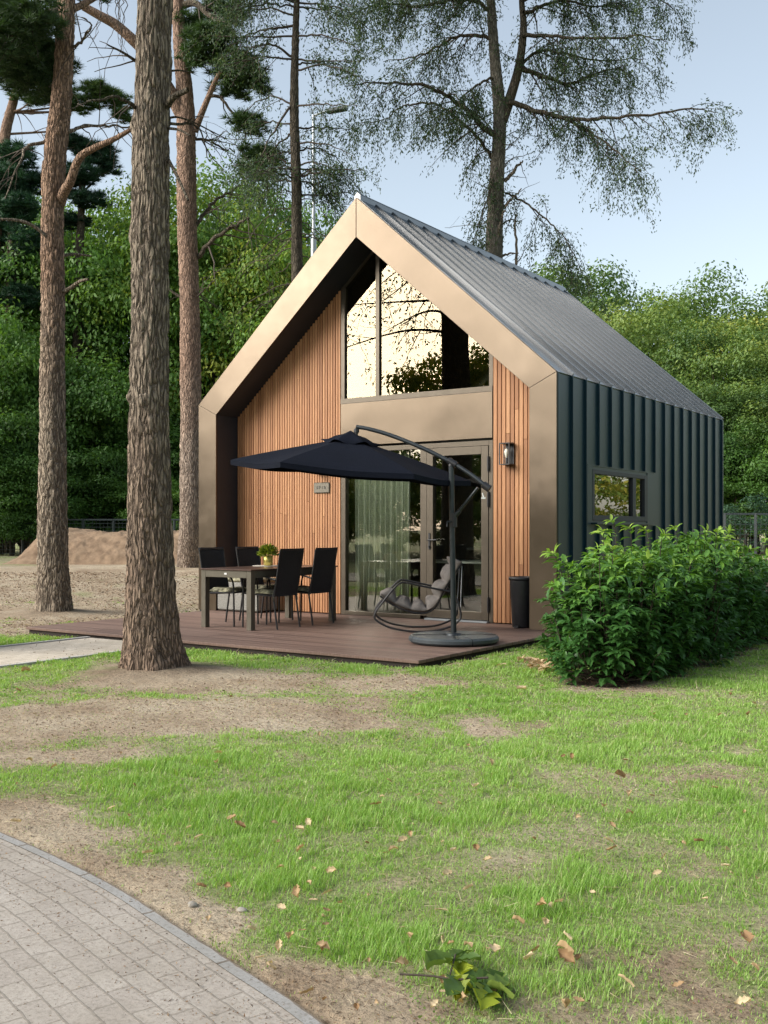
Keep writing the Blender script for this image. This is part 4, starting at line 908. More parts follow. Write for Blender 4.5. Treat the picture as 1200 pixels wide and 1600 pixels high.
# --- leaning red pine at the left edge and the pines behind it
def far_pine(name, label, foot, px, d, mat, clumps, nmat, tl=.2, tw_=.022, r_=(.0, .9), lit=46, k_=1.35):
    clumps = [(u, v, dd * k_, a * k_, h * k_, n) for u, v, dd, a, h, n in clumps]; tl *= 1.15; tw_ *= 1.2
    b0 = np.array([*pt(foot, 880, d)[:2], 0]); b0[2] = float(ground_z(b0[0], b0[1])); t = thing(name, label, 'tree', tuple(b0))
    P = [np.array((0, 0, -.2))] + [pt(u, v, d) - b0 for u, v, _ in px]; rr = [px[0][2] * .62 / F * d] + [w / 2 / F * d for _, _, w in px]
    trunk('trunk', P, rr, mat, t, na=26, step=.12, depth=.02, cw=.08, ch=.2, seed=int(foot))
    Ls = []
    for u, v, dd, a, h, n in clumps:
        zs = [abs(q[1] - v - 25) for q in px]; s_ = px[int(np.argmin(zs))]; Ls.append(limb([(s_[0], s_[1]), ((s_[0] + u) / 2, (s_[1] + v) / 2 + 6), (u, v + 4)], d, .05, .015, dd))
        Ls += side_twigs(*Ls[-1], 3, .9, .0, .8)
    tag(woody(rel(Ls, b0), 'branches', mat, t, 5), kind='stuff')
    C = np.vstack([clump_pts(pt(u, v, d + dd) - b0, (a, .8, h), n) for u, v, dd, a, h, n in clumps])
    V, T, A = tufts(C, lit, tl, tw_, *r_); npmesh('foliage', V, T, nmat, t, {'tint': A}); return t
far_pine('pine_tree', 'leaning red stemmed pine at the left picture edge with flat topped needle clumps', -40, [(-20, 500, 22), (0, 290, 20), (8, 210, 17), (16, 176, 15), (26, 140, 13), (36, 115, 11), (44, 70, 7)], 38, M['bark_red'],
    [(50, 152, -.3, .55, .16, 70), (150, 148, .6, .55, .35, 130), (120, 165, .4, .5, .2, 80), (180, 160, .8, .4, .3, 90), (60, 95, 0, .8, .35, 130), (15, 120, -.5, .55, .35, 90), (35, 45, 0, .8, .5, 150), (195, 185, .9, .25, .2, 40), (-15, 80, -.4, .7, .4, 80)], M['needle'], .2, .02, (.25, 1.2))
far_pine('pine_tree', 'dense blue green pine crown at the left edge below the leaning red stem', 12, [(14, 600, 18), (18, 400, 15), (20, 300, 11), (22, 225, 5)], 38, M['bark_dark'],
    [(22, 250, 0, .7, .5, 150), (-5, 285, -.4, .9, .6, 170), (40, 290, .3, .6, .5, 140), (20, 330, -.3, 1., .5, 180), (-10, 370, .3, .9, .5, 130), (45, 380, -.2, .6, .5, 90), (0, 430, .2, .9, .5, 110), (30, 470, -.2, .8, .5, 90)], M['needle_blue'], .22, .024, (.1, 1.1))
far_pine('pine_tree', 'darker needle clumps of a pine filling the gap between the slim and the thick trunk', 118, [(120, 600, 16), (124, 420, 14), (128, 300, 10), (132, 215, 6)], 39, M['bark_dark'],
    [(110, 225, 0, .5, .22, 80), (150, 240, .3, .65, .38, 140), (125, 275, -.3, .6, .35, 120), (160, 262, .3, .5, .35, 100), (100, 300, .2, .4, .3, 70), (140, 315, -.3, .5, .3, 80), (110, 350, .2, .5, .3, 70)], M['needle_blue'], .2, .022, (.0, .6))

# --- the slender spruce left of the gable
d3 = 22.
t3, b0 = stem('spruce_tree', 'slender straight conifer rising behind the left slope of the gable', 'tree',
    [(466, 880, 22), (465, 600, 20), (464, 400, 18), (463, 283, 16), (460, 198, 15), (460, 120, 13), (462, 50, 11), (464, -20, 9)], d3, M['bark_dark'], extra=[(2, .0, .05), (2, 0, .015)], ground=False, na=32, step=.06, depth=.014, cw=.06, ch=.16, seed=5)
L, TW, DEAD = [], [], []
L += [limb([(468, 275), (500, 270), (527, 266), (552, 264), (574, 268)], d3, .028, .006, -.4, wob=.02), limb([(468, 305), (505, 303), (540, 301), (572, 308)], d3, .022, .005, .6, wob=.02)]
L += [limb([(458, 155), (430, 205), (405, 245), (385, 268)], d3, .03, .006, -.6, wob=.02), limb([(458, 205), (430, 228), (405, 250), (390, 262)], d3, .022, .005, .4, wob=.02), limb([(458, 40), (420, 45), (385, 55), (360, 75)], d3, .03, .006, .5, wob=.02), limb([(460, 90), (425, 70), (400, 72), (375, 90)], d3, .03, .006, -.5, wob=.02)]
for v in [random.uniform(-110, 300) for _ in range(26)]:
    for s_ in (-1, 1):
        if random.random() < .75:
            ln = random.uniform(70, 130) * (1.2 if v < 120 else .8); up = random.uniform(-28, 5); dn = random.uniform(-5, 45); u = 461
            L.append(limb([(u, v), (u + s_ * ln * .35, v + up * .6), (u + s_ * ln * .7, v + up * .4 + dn * .3), (u + s_ * ln, v + dn)], d3, .024, .004, random.uniform(-1.5, 1.5), wob=.015))
for v in range(305, 470, 9):
    s_ = random.choice((-1, 1)); ln = random.uniform(40, 110); DEAD.append(limb([(464, v), (464 + s_ * ln * .4, v + random.uniform(-6, 20)), (464 + s_ * ln * .8, v + random.uniform(10, 60)), (464 + s_ * ln, v + random.uniform(30, 110))], d3, .016, .003, random.uniform(-.8, .8), wob=.02))
DEAD += [limb([(462, 356), (440, 365), (415, 385), (390, 420), (382, 440)], d3, .02, .005, -.5, wob=.015), limb([(462, 360), (445, 385), (420, 420)], d3, .02, .004, .3, wob=.02)]
for P, r in L: TW += side_twigs(P, r, 9, .75, .45, .9, .2)
for P, r in DEAD[:]: DEAD += side_twigs(P, r, 4, .6, .3, .9)
woody_each(rel(L, b0), 'branch', M['twig'], t3, 5); tag(woody(rel(TW + DEAD, b0), 'twigs', M['twig'], t3, 3), kind='stuff')
live = [q for q in L + TW if True]
leafy(live, b0, t3, M['sprig'], 50, .074, .08, (.05, .9), .45, .34)

# --- the big drooping conifer behind the roof
d4 = 24.
t4, b0 = stem('conifer_tree', 'tall forked conifer with drooping sprays rising behind the dark roof', 'tree',
    [(768, 880, 36), (770, 600, 32), (772, 400, 28), (776, 288, 24), (780, 216, 21), (780, 166, 20), (773, 90, 17), (767, 0, 14)], d4, M['bark_lichen'], extra=[(2.2, -.1, .09), (2.5, .2, .03)], ground=False, na=40, step=.05, depth=.016, cw=.06, ch=.2, seed=6)
ST2 = limb([(784, 190), (798, 150), (811, 103), (818, 45), (815, 0), (812, -90), (815, -200)], d4, .135, .03, .2)
L = [limb(q, d4, r0, r1, dd, wob=.015) for q, r0, r1, dd in [
    ([(790, 163), (802, 161), (835, 172), (870, 181), (905, 187), (942, 185), (1005, 180), (1060, 172), (1095, 171), (1122, 178)], .07, .008, -1.), ([(880, 183), (910, 200), (942, 218), (978, 250), (1005, 280)], .04, .006, -1.8),
    ([(812, 106), (852, 121), (892, 130), (942, 112), (982, 103)], .06, .01, .8), ([(816, 55), (850, 56), (879, 57), (960, 59), (1000, 56), (1040, 62)], .05, .008, -1.2), ([(818, 20), (850, 8), (880, 2), (930, 10), (990, 0)], .05, .01, 1.),
    ([(776, 213), (755, 200), (735, 176), (703, 153), (667, 136), (627, 130), (580, 130), (540, 135)], .075, .008, -1.), ([(776, 248), (765, 240), (744, 212), (712, 182), (681, 162), (650, 162), (627, 168), (600, 186), (560, 195)], .05, .006, 1.2),
    ([(774, 60), (745, 55), (712, 58), (680, 75), (640, 90), (600, 95)], .05, .008, .9), ([(776, 120), (750, 130), (715, 160), (690, 190)], .035, .006, -1.), ([(772, 20), (740, 0), (700, 2), (650, 10), (600, 5), (550, 20)], .05, .008, -1.),
    ([(789, 302), (815, 313), (843, 333), (870, 358), (883, 373), (897, 400), (910, 425)], .03, .005, -.8), ([(776, 255), (768, 290), (752, 340), (738, 385)], .028, .006, -.6), ([(805, 110), (840, 80), (890, 85), (950, 95), (1010, 92)], .045, .008, 1.6), ([(818, 0), (870, -30), (940, -30), (1020, -5), (1050, 10)], .05, .008, -.5)]]
for v in list(range(-260, -10, 16)):
    s_ = random.choice((-1, 1)); ln = random.uniform(120, 280); L.append(limb([(770 if s_ < 0 else 812, v), (790 + s_ * ln * .4, v + random.uniform(-50, 0)), (790 + s_ * ln * .8, v + random.uniform(-30, 40)), (790 + s_ * ln, v + random.uniform(0, 70))], d4, .04, .006, random.uniform(-3, 3), wob=.02))
DEAD = [limb(q, d4, r0, r1, dd, wob=.008) for q, r0, r1, dd in [([(788, 284), (800, 270), (810, 258), (817, 252)], .05, .02, -.3), ([(786, 326), (797, 314), (808, 303), (815, 295)], .035, .012, -.3), ([(771, 415), (775, 385), (783, 345), (790, 325), (796, 312)], .03, .02, -.5), ([(806, 425), (807, 390), (805, 352), (806, 335)], .035, .02, -.2),
    ([(785, 400), (798, 396), (810, 395)], .03, .012, -.2), ([(785, 350), (796, 344), (808, 345)], .025, .008, .2), ([(787, 262), (800, 248), (830, 240)], .018, .006, .4), ([(784, 240), (800, 225), (822, 205), (838, 195)], .016, .005, .3), ([(768, 375), (755, 385), (742, 388), (730, 392)], .02, .006, -.4), ([(768, 345), (750, 350), (730, 352), (695, 356)], .014, .004, .3), ([(770, 300), (758, 292), (745, 286)], .016, .006, -.2), ([(776, 230), (790, 226), (806, 228)], .02, .008, -.3)]]
TW = []
for P, r in L:
    ln = np.linalg.norm(np.diff(P, axis=0), axis=1).sum(); TW += side_twigs(P, r, int(8 + 7 * ln), 1.0, .55, .9, .12)
T3_ = []
for P, r in TW[::2]: T3_ += side_twigs(P, r, 2, .6, .8, .7, .2)
for P, r in DEAD[:]: DEAD += side_twigs(P, r, 3, .4, .0, .9)
woody_each(rel([ST2] + L, b0), 'branch', M['bark_dark'], t4, 6); woody_each(rel(DEAD[:12], b0), 'dead_branch', M['bark_grey'], t4, 6); DEAD = DEAD[12:]; tag(woody(rel(TW + T3_ + DEAD, b0), 'twigs', M['twig'], t4, 3), kind='stuff')
leafy(TW + T3_, b0, t4, M['sprig'], 56, .076, .075, (.05, .95), .5, .34)

# ================================================================== BROADLEAF WOOD
def crown_mesh(seed, nclump, nleaf, size, mat_tint, rx=1., rz=1., low=.0):
    """leaf clumps through a crown of about unit radius, with gaps between them"""
    global rng
    keep = rng; rng = np.random.default_rng(seed); P_, D_, t_ = [], [], []
    c = rdir(nclump) * (.45 + .55 * rng.random((nclump, 1)) ** .5); c[:, 2] = np.where(c[:, 2] < -.55, -c[:, 2], c[:, 2])
    c *= np.array((rx, rx, rz)) * (.82 + .36 * rng.random((nclump, 1)))
    for q in c:
        r = .12 + .19 * rng.random(); k = int(nleaf * (r / .25) ** 2); dd = rdir(k); dd[:, 2] = np.where(dd[:, 2] < -.25, -dd[:, 2] * .6, dd[:, 2])
        P_.append(q + dd * r * np.array((1.05, 1.05, .78)) * (.38 + .78 * rng.random((k, 1)) ** .7) + rng.normal(0, .03, (k, 3))); D_.append(dd)
        hue = rng.normal(.0, .14); t_.append(np.clip(.35 + hue + .3 * rng.random(k) + .22 * dd[:, 2], 0, 1))  # light from above put into the tint: a clump's upper leaves are lighter
    P, D, tt = np.vstack(P_), np.vstack(D_), np.concatenate(t_); n = len(P)
    L = nrm(np.cross(D, rdir(n)) + np.array((0, 0, -.25)) + .2 * D)
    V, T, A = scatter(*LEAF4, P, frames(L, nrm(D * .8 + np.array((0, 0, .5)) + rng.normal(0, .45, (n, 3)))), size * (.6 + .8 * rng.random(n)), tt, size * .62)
    rng = keep; return V, T, A
def tree_proto(name, seed, mat, bark, size, nclump=70, nleaf=150, rz=1.15):
    t = thing(name, 'tree', 'tree'); V, T, A = crown_mesh(seed, nclump, nleaf, size, None, 1., rz); V = V + np.array((0, 0, 1.45))
    npmesh('crown', V, T, mat, t, {'tint': A}); r = random.Random(seed); Ls = [(np.array([(0, 0, -.1), (.02, .0, .4), (.0, .03, .9), (.03, 0, 1.6)]), np.array([.075, .06, .05, .02]))]
    for _ in range(16):
        a = r.uniform(0, 6.28); z = r.uniform(.35, 1.3); ln = r.uniform(.5, .85); Ls.append((smooth_path([(0, 0, z), (math.cos(a) * ln * .5, math.sin(a) * ln * .5, z + .25), (math.cos(a) * ln, math.sin(a) * ln, z + r.uniform(.3, .75))], 4), np.linspace(.028, .006, 9)))
    woody(Ls, 'trunk', bark, t, 6); return t
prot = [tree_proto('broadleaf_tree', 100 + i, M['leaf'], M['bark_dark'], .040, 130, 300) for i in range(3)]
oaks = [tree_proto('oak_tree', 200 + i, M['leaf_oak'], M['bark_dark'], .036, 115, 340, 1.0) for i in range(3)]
bush = []
for i in range(3):
    t = thing('understorey_tree', 'tree', 'tree'); V, T, A = crown_mesh(130 + i, 100, 260, .046, None, 1., 1.0); npmesh('crown', V + np.array((0, 0, .93)), T, M['leaf'], t, {'tint': A * .6})
    woody([(np.array([(0, 0, -.1), (.02, .0, .5), (.0, .03, 1.1)]), np.array([.05, .04, .02])), (np.array([(0, 0, .2), (.3, .1, .7), (.5, .2, 1.2)]), np.array([.03, .02, .01])), (np.array([(0, 0, .25), (-.3, .15, .7), (-.55, .1, 1.1)]), np.array([.03, .02, .01]))], 'trunk', M['bark_dark'], t); bush.append(t)
used = set()
def plant(p, u, d, height, width, label, group=None, rz=None):
    g = pt(u, 900, d); z = float(ground_z(g[0], g[1])); s = (width / 2, width / 2, height / (1.95 if p in bush else 2.6)); o = p
    if p.name in used: o = dup(p)
    used.add(p.name); o.location = (g[0], g[1], z - .1); o.rotation_euler = (0, 0, random.uniform(0, 6.28) if rz is None else rz); o.scale = s; o['label'] = label
    if group: o['group'] = group
    return o
LW = [(-95, 44, 14.5, 9), (-20, 40, 12.5, 8), (45, 46, 15, 9), (108, 42, 13, 8), (165, 45, 14.3, 8.5), (222, 41, 13.6, 8), (275, 46, 14.6, 8), (335, 42, 14.2, 8), (392, 45, 15.2, 8), (440, 41, 12.6, 7), (492, 46, 14.4, 8), (545, 43, 11.5, 7.5), (600, 48, 11, 8)]
for i, (u, d, h, w) in enumerate(LW):
    plant(prot[i % 3], u, d, h, w, 'tall green broadleaf tree in the wood edge behind the mound and left trunks', 'broadleaf trees of the left wood edge')
SH = [(-60, 37, 5), (2, 36, 7.2), (122, 37, 6.5), (172, 38, 3.4), (222, 38, 4.6), (262, 38, 3.0), (320, 39, 5), (420, 38, 5.5), (470, 38, 5), (35, 35, 3.0), (185, 36, 2.6), (-25, 35.5, 8.0), (92, 36, 3.2), (150, 36, 3.6), (250, 36, 2.6), (60, 37, 3.8), (-8, 34, 4.6), (18, 34.2, 3.6), (40, 34, 3.2)]
for i, (u, d, h) in enumerate(SH):
    plant(bush[i % 3], u, d, h, random.uniform(3.4, 4.6) + (h > 4) * 1.0, 'lower bushy understorey tree filling the dark wood edge behind the dirt mound', 'understorey trees of the left wood edge')
RW = [(915, 50, 13.6, 9.5, 'yellow green oak crown rising just above the far end of the roof slope'), (1003, 44, 11.2, 8, 'broad oak right of the roof end with a pale rounded top'), (1085, 51, 13.2, 10, 'tall oak above the rear wall corner with loose twigs against the sky'), (1136, 41, 9.3, 7, 'dark green oak directly beside the rear corner of the metal wall'),
      (1205, 47, 12.0, 9, 'tall oak at the right picture edge above the garden fence'), (1290, 43, 11.2, 9, 'oak mostly cut off by the right picture edge'), (1180, 37, 6.2, 6, 'lower dark oak behind the fence at the right edge'), (1075, 39, 7., 6, 'low oak crown tucked behind the rear end of the cabin wall')]
for i, (u, d, h, w, lab) in enumerate(RW): plant(oaks[i % 3], u, d, h, w, lab)
for u, d, h in ((1105, 36, 4.2), (1150, 35, 3.6), (1200, 36, 4.4), (1255, 35, 4.2)): plant(bush[int(u) % 3], u, d, h, 4.6, 'low dense shrub filling the gap behind the right garden fence', 'shrubs behind the right garden fence')
# trees round the viewer, seen mirrored in the panes
V_, T_2, A_, nb = [], [], [], 0
mir = []
for k_ in range(26):
    a = R(-150) + R(110) * (k_ / 25 - .42) + random.gauss(0, .02); r_ = random.uniform(24, 30) ; mir.append((3 + math.sin(a) * r_, math.cos(a) * r_, random.choice((5.8, 6.4, 7.0, 7.6, 9.2)), random.uniform(5.5, 8)))
    mir.append((3 + math.sin(a + .03) * (r_ - 3.5), math.cos(a + .03) * (r_ - 3.5), random.uniform(3.2, 4.4), random.uniform(4.5, 6)))
mir += [(x, y, random.uniform(7, 10), random.uniform(7, 10)) for x, y in [(34, 22), (40, 30), (30, 34), (44, 18), (26, -22), (36, -8), (20, -32), (40, 6), (34, 14), (24, 40), (22, 28), (27, 24), (19, 36), (25, 31)]]
V0, T0, A0 = crown_mesh(300, 68, 115, .066, None, 1., 1.2)
for x, y, h, w in mir:
    a = random.uniform(0, 6.28); Rm = np.array([(math.cos(a), -math.sin(a), 0), (math.sin(a), math.cos(a), 0), (0, 0, 1)])
    V_.append((V0 @ Rm.T) * np.array((w / 2, w / 2, h / 2.4)) + np.array((x, y, h * .44))); T_2.append(T0 + nb); A_.append(A0); nb += len(V0)
tag(npmesh('woodland', np.vstack(V_), np.vstack(T_2), M['leaf_oak'], None, {'tint': np.concatenate(A_)}), 'wood around the lawn that shows mirrored in the cabin windows', 'wood', kind='stuff')
mp_ = np.array((.9, -5.2, -.1)); tm = thing('pine_tree', 'tall pine whose dark trunk and twigs are mirrored in the gable window', 'tree', tuple(mp_))
trunk('trunk', [(0, 0, -.1), (.02, 0, 3), (.0, .05, 6), (.1, 0, 9), (.1, .1, 12)], [.34, .29, .27, .22, .1], M['bark_dark'], tm, na=36, step=.07, depth=.02, cw=.06, ch=.22, flare=.08, seed=15)
Ls = []
for z in np.arange(5.2, 11, .32):
    a = R(165) + random.uniform(-.6, .6); ln = random.uniform(1.2, 3.6); c, s_ = math.cos(a), math.sin(a); Ls.append((smooth_path([(0, 0, z), (c * ln * .4, s_ * ln * .4, z + random.uniform(0, .3)), (c * ln, s_ * ln, z + random.uniform(-.5, .5))], 6), np.linspace(.035, .006, 13)))
tw = []
for P, r in Ls: tw += side_twigs(P, r, 9, .8, .3, .9)
woody_each(Ls, 'branch', M['bark_dark'], tm, 6); tag(woody(tw, 'twigs', M['twig'], tm, 3), kind='stuff')
V, T, A = sprays(tw, 14, .09, .09, (.1, .7), .4, .4); npmesh('foliage', V, T, M['sprig'], tm, {'tint': A})

# ================================================================== HEDGE
LBL = ['laurel bush at the front end of the hedge, leaves hanging to the lawn', 'second laurel bush of the hedge, in front of the side window sill', 'third laurel bush of the hedge, right of the side window', 'fourth laurel bush of the hedge with tall pale shoots before the rear wall', 'fifth laurel bush of the hedge near the rear corner of the cabin', 'last laurel bush at the far end of the hedge with a bare stem showing below']
for bi, (hx, hy) in enumerate(HEDGE):
    hz = float(ground_z(hx, hy)); t = thing('laurel_bush', LBL[bi], 'bush', (hx, hy, hz), 0, 'laurel bushes of the hedge')
    ht = [1.10, 1.12, 1.18, 1.22, 1.14, .98][bi]; wd = [.41, .44, .46, .46, .46, .50][bi]; stems = []; Pl, Dl, Ul, Tl, Sl = [], [], [], [], []
    for s in range(215):
        a = rng.uniform(0, 2 * np.pi); e = rng.random(); tall = rng.random() < .09
        tip = np.array((math.cos(a), math.sin(a), 0)) * wd * (1.12 if bi else 1.2) * math.sqrt(rng.random()) ; rr = np.linalg.norm(tip) / wd
        z = ht * (.06 + .90 * e ** .85) * (1 - .28 * max(0, rr - .55)) * (1.2 if tall else 1)
        tip[2] = z; root = np.array((tip[0] * .12, tip[1] * .12, 0)); mid = root * .5 + tip * .5 + np.array((tip[0] * .22, tip[1] * .22, -.05))
        P = smooth_path([root, mid, tip, tip + np.array((tip[0] * .18, tip[1] * .18, .09 if tall else .05))], 5)
        if s % 3 == 0 or tall: stems.append((P, np.linspace(.007, .002, len(P))))
        k = 19; tt = np.linspace(.34, 1, k) ** .9 * (len(P) - 1); ii = np.minimum(tt.astype(int), len(P) - 2); f = (tt - ii)[:, None]; c = P[ii] * (1 - f) + P[ii + 1] * f; ax = nrm(P[ii + 1] - P[ii])
        ph = np.arange(k) * 2.4 + rng.uniform(0, 6); side = np.stack([np.cos(ph), np.sin(ph), np.zeros(k)], 1); side = nrm(side - ax * np.sum(side * ax, 1, keepdims=True) * .6)
        out = np.array((tip[0], tip[1], 0)); age = np.linspace(0, 1, k)
        D = nrm(side * 1. + ax * (.25 + .7 * age[:, None]) + out * .7 + np.array((0, 0, -.35)) * (1 - .5 * age[:, None]) + rng.normal(0, .16, (k, 3)))
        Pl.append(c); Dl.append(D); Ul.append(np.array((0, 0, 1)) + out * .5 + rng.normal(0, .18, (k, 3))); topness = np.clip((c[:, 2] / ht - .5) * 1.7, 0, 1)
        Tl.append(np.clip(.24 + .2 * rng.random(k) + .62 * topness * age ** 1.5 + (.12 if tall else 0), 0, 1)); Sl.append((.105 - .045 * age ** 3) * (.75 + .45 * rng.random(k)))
    P, D, U, Tn, Sz = (np.concatenate(q) for q in (Pl, Dl, Ul, Tl, Sl))
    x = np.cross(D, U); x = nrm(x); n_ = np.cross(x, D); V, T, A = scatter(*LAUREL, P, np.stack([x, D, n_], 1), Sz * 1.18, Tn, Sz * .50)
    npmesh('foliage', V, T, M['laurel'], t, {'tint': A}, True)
    for s in range(5): a = s * 1.26 + bi; stems.append((np.array([(.06 * math.cos(a), .06 * math.sin(a), -.05), (.10 * math.cos(a), .10 * math.sin(a), .25), (.2 * math.cos(a), .2 * math.sin(a), .6)]), np.array([.016, .013, .008])))
    woody(stems, 'stems', M['twig'], t, 5)

# ================================================================== MOUND, FENCES, STREET LAMP
pc = pt(190, 880, 27.5); mk = 160; q = np.linspace(-1, 1, mk); QX, QY = np.meshgrid(q, np.linspace(-1, 1, 80)); la = 2.9; lb = 1.9
ridge = sstep(0, .42, QX + 1) * sstep(0, .5, 1 - QX * .9) ; hgt = ridge * (1 - np.abs(QY) ** 1.7).clip(0) ; hgt = .86 * np.minimum(hgt * 1.15, .80 + .40 * fbm(QX * 2.2, QY * 2, s=61)) + (.16 * (fbm(QX * 6, QY * 3, s=62) - .5) + .07 * (fbm(QX * 24, QY * 16, s=63) - .5)) * sstep(.02, .25, hgt)
AX = pc[0] + QX * la * CT + QY * lb * ST; AY = pc[1] - QX * la * ST + QY * lb * CT; AZ = ground_z(AX, AY) - .04 + np.maximum(hgt, 0)
i = np.arange(79)[:, None] * mk; k = np.arange(mk - 1)[None]
tag(npmesh('dirt_mound', np.stack([AX, AY, AZ], -1).reshape(-1, 3), np.stack([i + k, i + k + 1, i + mk + k + 1, i + mk + k], -1).reshape(-1, 4), M['sand'], None, None, True), 'long low heap of bare sandy soil between the left trunks', 'dirt heap')
def fence(label, u0, u1, d0_, d1_, vtop, n, slats, mat):
    a, b_ = pt(u0, vtop, d0_), pt(u1, vtop, d1_); za = float(ground_z(a[0], a[1])); t = thing('fence', label, 'fence', (a[0], a[1], za)); dv = b_ - a; h0, h1 = a[2] - za, b_[2] - za
    for i in range(n + 1):
        f = i / n; x, y = dv[0] * f, dv[1] * f; MB().box(x - .03, x + .03, y - .03, y + .03, -.5, h0 + (h1 - h0) * f + .02).build('post', mat, t)
    mb = MB()
    for j in range(slats + 1):
        f = 1 - j / slats * .92; mb.bar((0, 0, h0 * f), (dv[0], dv[1], h1 * f), .012 if j else .05, .012 if j else .05)
    if slats > 6:
        m_ = int(np.hypot(dv[0], dv[1]) / .12)
        for j in range(m_): f = j / m_; mb.bar((dv[0] * f, dv[1] * f, .05), (dv[0] * f, dv[1] * f, h0 + (h1 - h0) * f), .006, .006)
    mb.build('mesh_panel', mat, t); return t
fence('dark wire mesh garden fence with a straight top rail right of the cabin', 1085, 1330, 26, 25, 803, 5, 9, M['fence'])
fence('dark green wire mesh fence half hidden behind the dirt mound under the trees', -60, 320, 33.5, 33.5, 812, 8, 9, M['fence'])
g = pt(1165, 860, 28); t = thing('evergreen_shrub', 'loose pale green evergreen shrub behind the garden fence at the right edge', 'shrub', (g[0], g[1], float(ground_z(g[0], g[1]))))
V, T, A = crown_mesh(401, 46, 120, .075, None, .9, 1.); npmesh('foliage', V * np.array((1.1, 1.1, .78)) + np.array((0, 0, .85)), T, M['needle_blue'], t, {'tint': np.clip(A + .35, 0, 1)}); woody([(np.array([(0, 0, -.1), (0, 0, .9)]), .05)], 'stem', M['twig'], t)
dl = 31.; g = pt(490, 880, dl); gz = float(ground_z(g[0], g[1])); t = thing('street_lamp', 'pale grey street lamp post with small flat head behind the slender conifer', 'street lamp', (g[0], g[1], gz))
ztop = pt(492, 180, dl)[2] - gz; mb = MB(); mb.tube([(0, 0, 0), (0, 0, ztop * .72)], .085, 14); mb.tube([(0, 0, ztop * .72), (0, 0, ztop)], .05, 12); mb.build('post', M['galv'], t)
hd = pt(525, 172, dl - .2) - np.array((g[0], g[1], gz)); MB().tube(smooth_path([(0, 0, ztop - .02), (hd[0] * .5, hd[1] * .5, (ztop + hd[2]) / 2 + .03), (hd[0] * .85, hd[1] * .85, hd[2] - .02)], 4), .035, 8).build('arm', M['galv'], t)
ax = Vector((hd[0], hd[1], .04)).normalized(); mb = MB(); mb.bar(Vector(hd) - ax * .28, Vector(hd) + ax * .34, .22, .12); mb.build('lamp_head', M['fence'], t, .03)

# ================================================================== LAWN, LITTER, LEAVES
def wedge(n, da, db, pw, half=.68):
    u = rng.random(n); e = 2 - pw; d = (da**e + u * (db**e - da**e)) ** (1 / e); r = rng.uniform(-half, half, n) * d
    return CX + r * CT + d * ST, CY - r * ST + d * CT, d
x, y, d = wedge(1500000, 2.3, 17.5, 1.15)
gm = gmask(x, y); edge_soft = rng.random(len(x)) < np.clip((gm - .05) * 1.2, 0.05, 1) * (.35 + .65 * (fbm(x * 9, y * 9, s=71, o=2) > .46))
ok = edge_soft & ~on_hard(x, y) & (hedge_dist(x, y) > .2) & (np.hypot(x - T1P[0], y - T1P[1]) > .34) & (np.hypot(x - T0P[0], y - T0P[1]) > .4)
x, y, d, gm = x[ok], y[ok], d[ok], gm[ok]; n_ = len(x)
tus = fbm(x * 3.2, y * 3.2, s=72, o=3); hgt = (.010 + .026 * np.clip(gm * 1.15 - .05, 0, 1) * (.45 + 1.1 * sstep(.35, .65, tus))) * (.55 + .75 * rng.random(n_)) * np.where(rng.random(n_) < .02, 1.5, 1)
az = rng.uniform(0, 6.283, n_); ln = rng.normal(.35, .22, n_); D = nrm(np.stack([np.cos(az) * ln, np.sin(az) * ln, np.ones(n_)], 1)); fr = frames(D, np.stack([np.cos(az), np.sin(az), np.zeros(n_)], 1))
tn = np.clip(.30 + .34 * (fbm(x * .9, y * .9, s=73, o=2) - .3) + .34 * rng.random(n_) + .25 * (1 - gm) * rng.random(n_), 0, 1); tn = np.where(rng.random(n_) < .09, .88 + .12 * rng.random(n_), tn)
gz_ = ground_z(x, y) + .018 * (fbm(x * 4, y * 4, s=41, o=3) - .5) - .004
V, T, A = scatter(*BLADE, np.stack([x, y, gz_], 1), fr, hgt, tn, np.maximum(.0028, .00075 * d) * (.7 + .6 * rng.random(n_)))
tag(npmesh('grass', V, T, M['grassm'], None, {'tint': A}), 'bright green patchy lawn grass', 'grass', kind='stuff')
# clover, moss and weed leaves between the blades, and bits of dead straw
x, y, d = wedge(120000, 2.3, 16, 1.2); gm = gmask(x, y); ok = (rng.random(len(x)) < .15 + .5 * sstep(.5, .7, fbm(x * 2.2, y * 2.2, s=81, o=3))) & (gm > .12) & ~on_hard(x, y) & (hedge_dist(x, y) > .4); x, y, d = x[ok], y[ok], d[ok]; n_ = len(x)
gz_ = ground_z(x, y) + .018 * (fbm(x * 4, y * 4, s=41, o=3) - .5) + .006 + .012 * rng.random(n_); D = rdir(n_); D[:, 2] = np.abs(D[:, 2]) * .5
V, T, A = scatter(*LEAF4, np.stack([x, y, gz_], 1), frames(D, (0, 0, 1.), rng.normal(0, .5, n_)), np.maximum(.010, .0022 * d) * (.6 + .9 * rng.random(n_)), np.clip(.25 + .6 * rng.random(n_), 0, .9), np.maximum(.008, .0016 * d) * (.6 + .8 * rng.random(n_)))
tag(npmesh('clover', V, T, leafmat('clover_leaves', [(0, (.08, .15, .03)), (.6, (.17, .27, .07)), (1, (.30, .36, .15))], .6, .3), None, {'tint': A}), 'small clover and weed leaves through the lawn', 'weeds', kind='stuff')
x, y, d = wedge(15000, 2.3, 15, 1.2); ok = ~on_hard(x, y); x, y, d = x[ok], y[ok], d[ok]; n_ = len(x); D = rdir(n_); D[:, 2] = np.abs(D[:, 2]) * .25
V, T, A = scatter(*NEEDLE, np.stack([x, y, ground_z(x, y) + .012], 1), frames(D, (0, 0, 1.), rng.normal(0, .5, n_)), .03 + .06 * rng.random(n_), rng.random(n_), np.maximum(.002, .0006 * d))
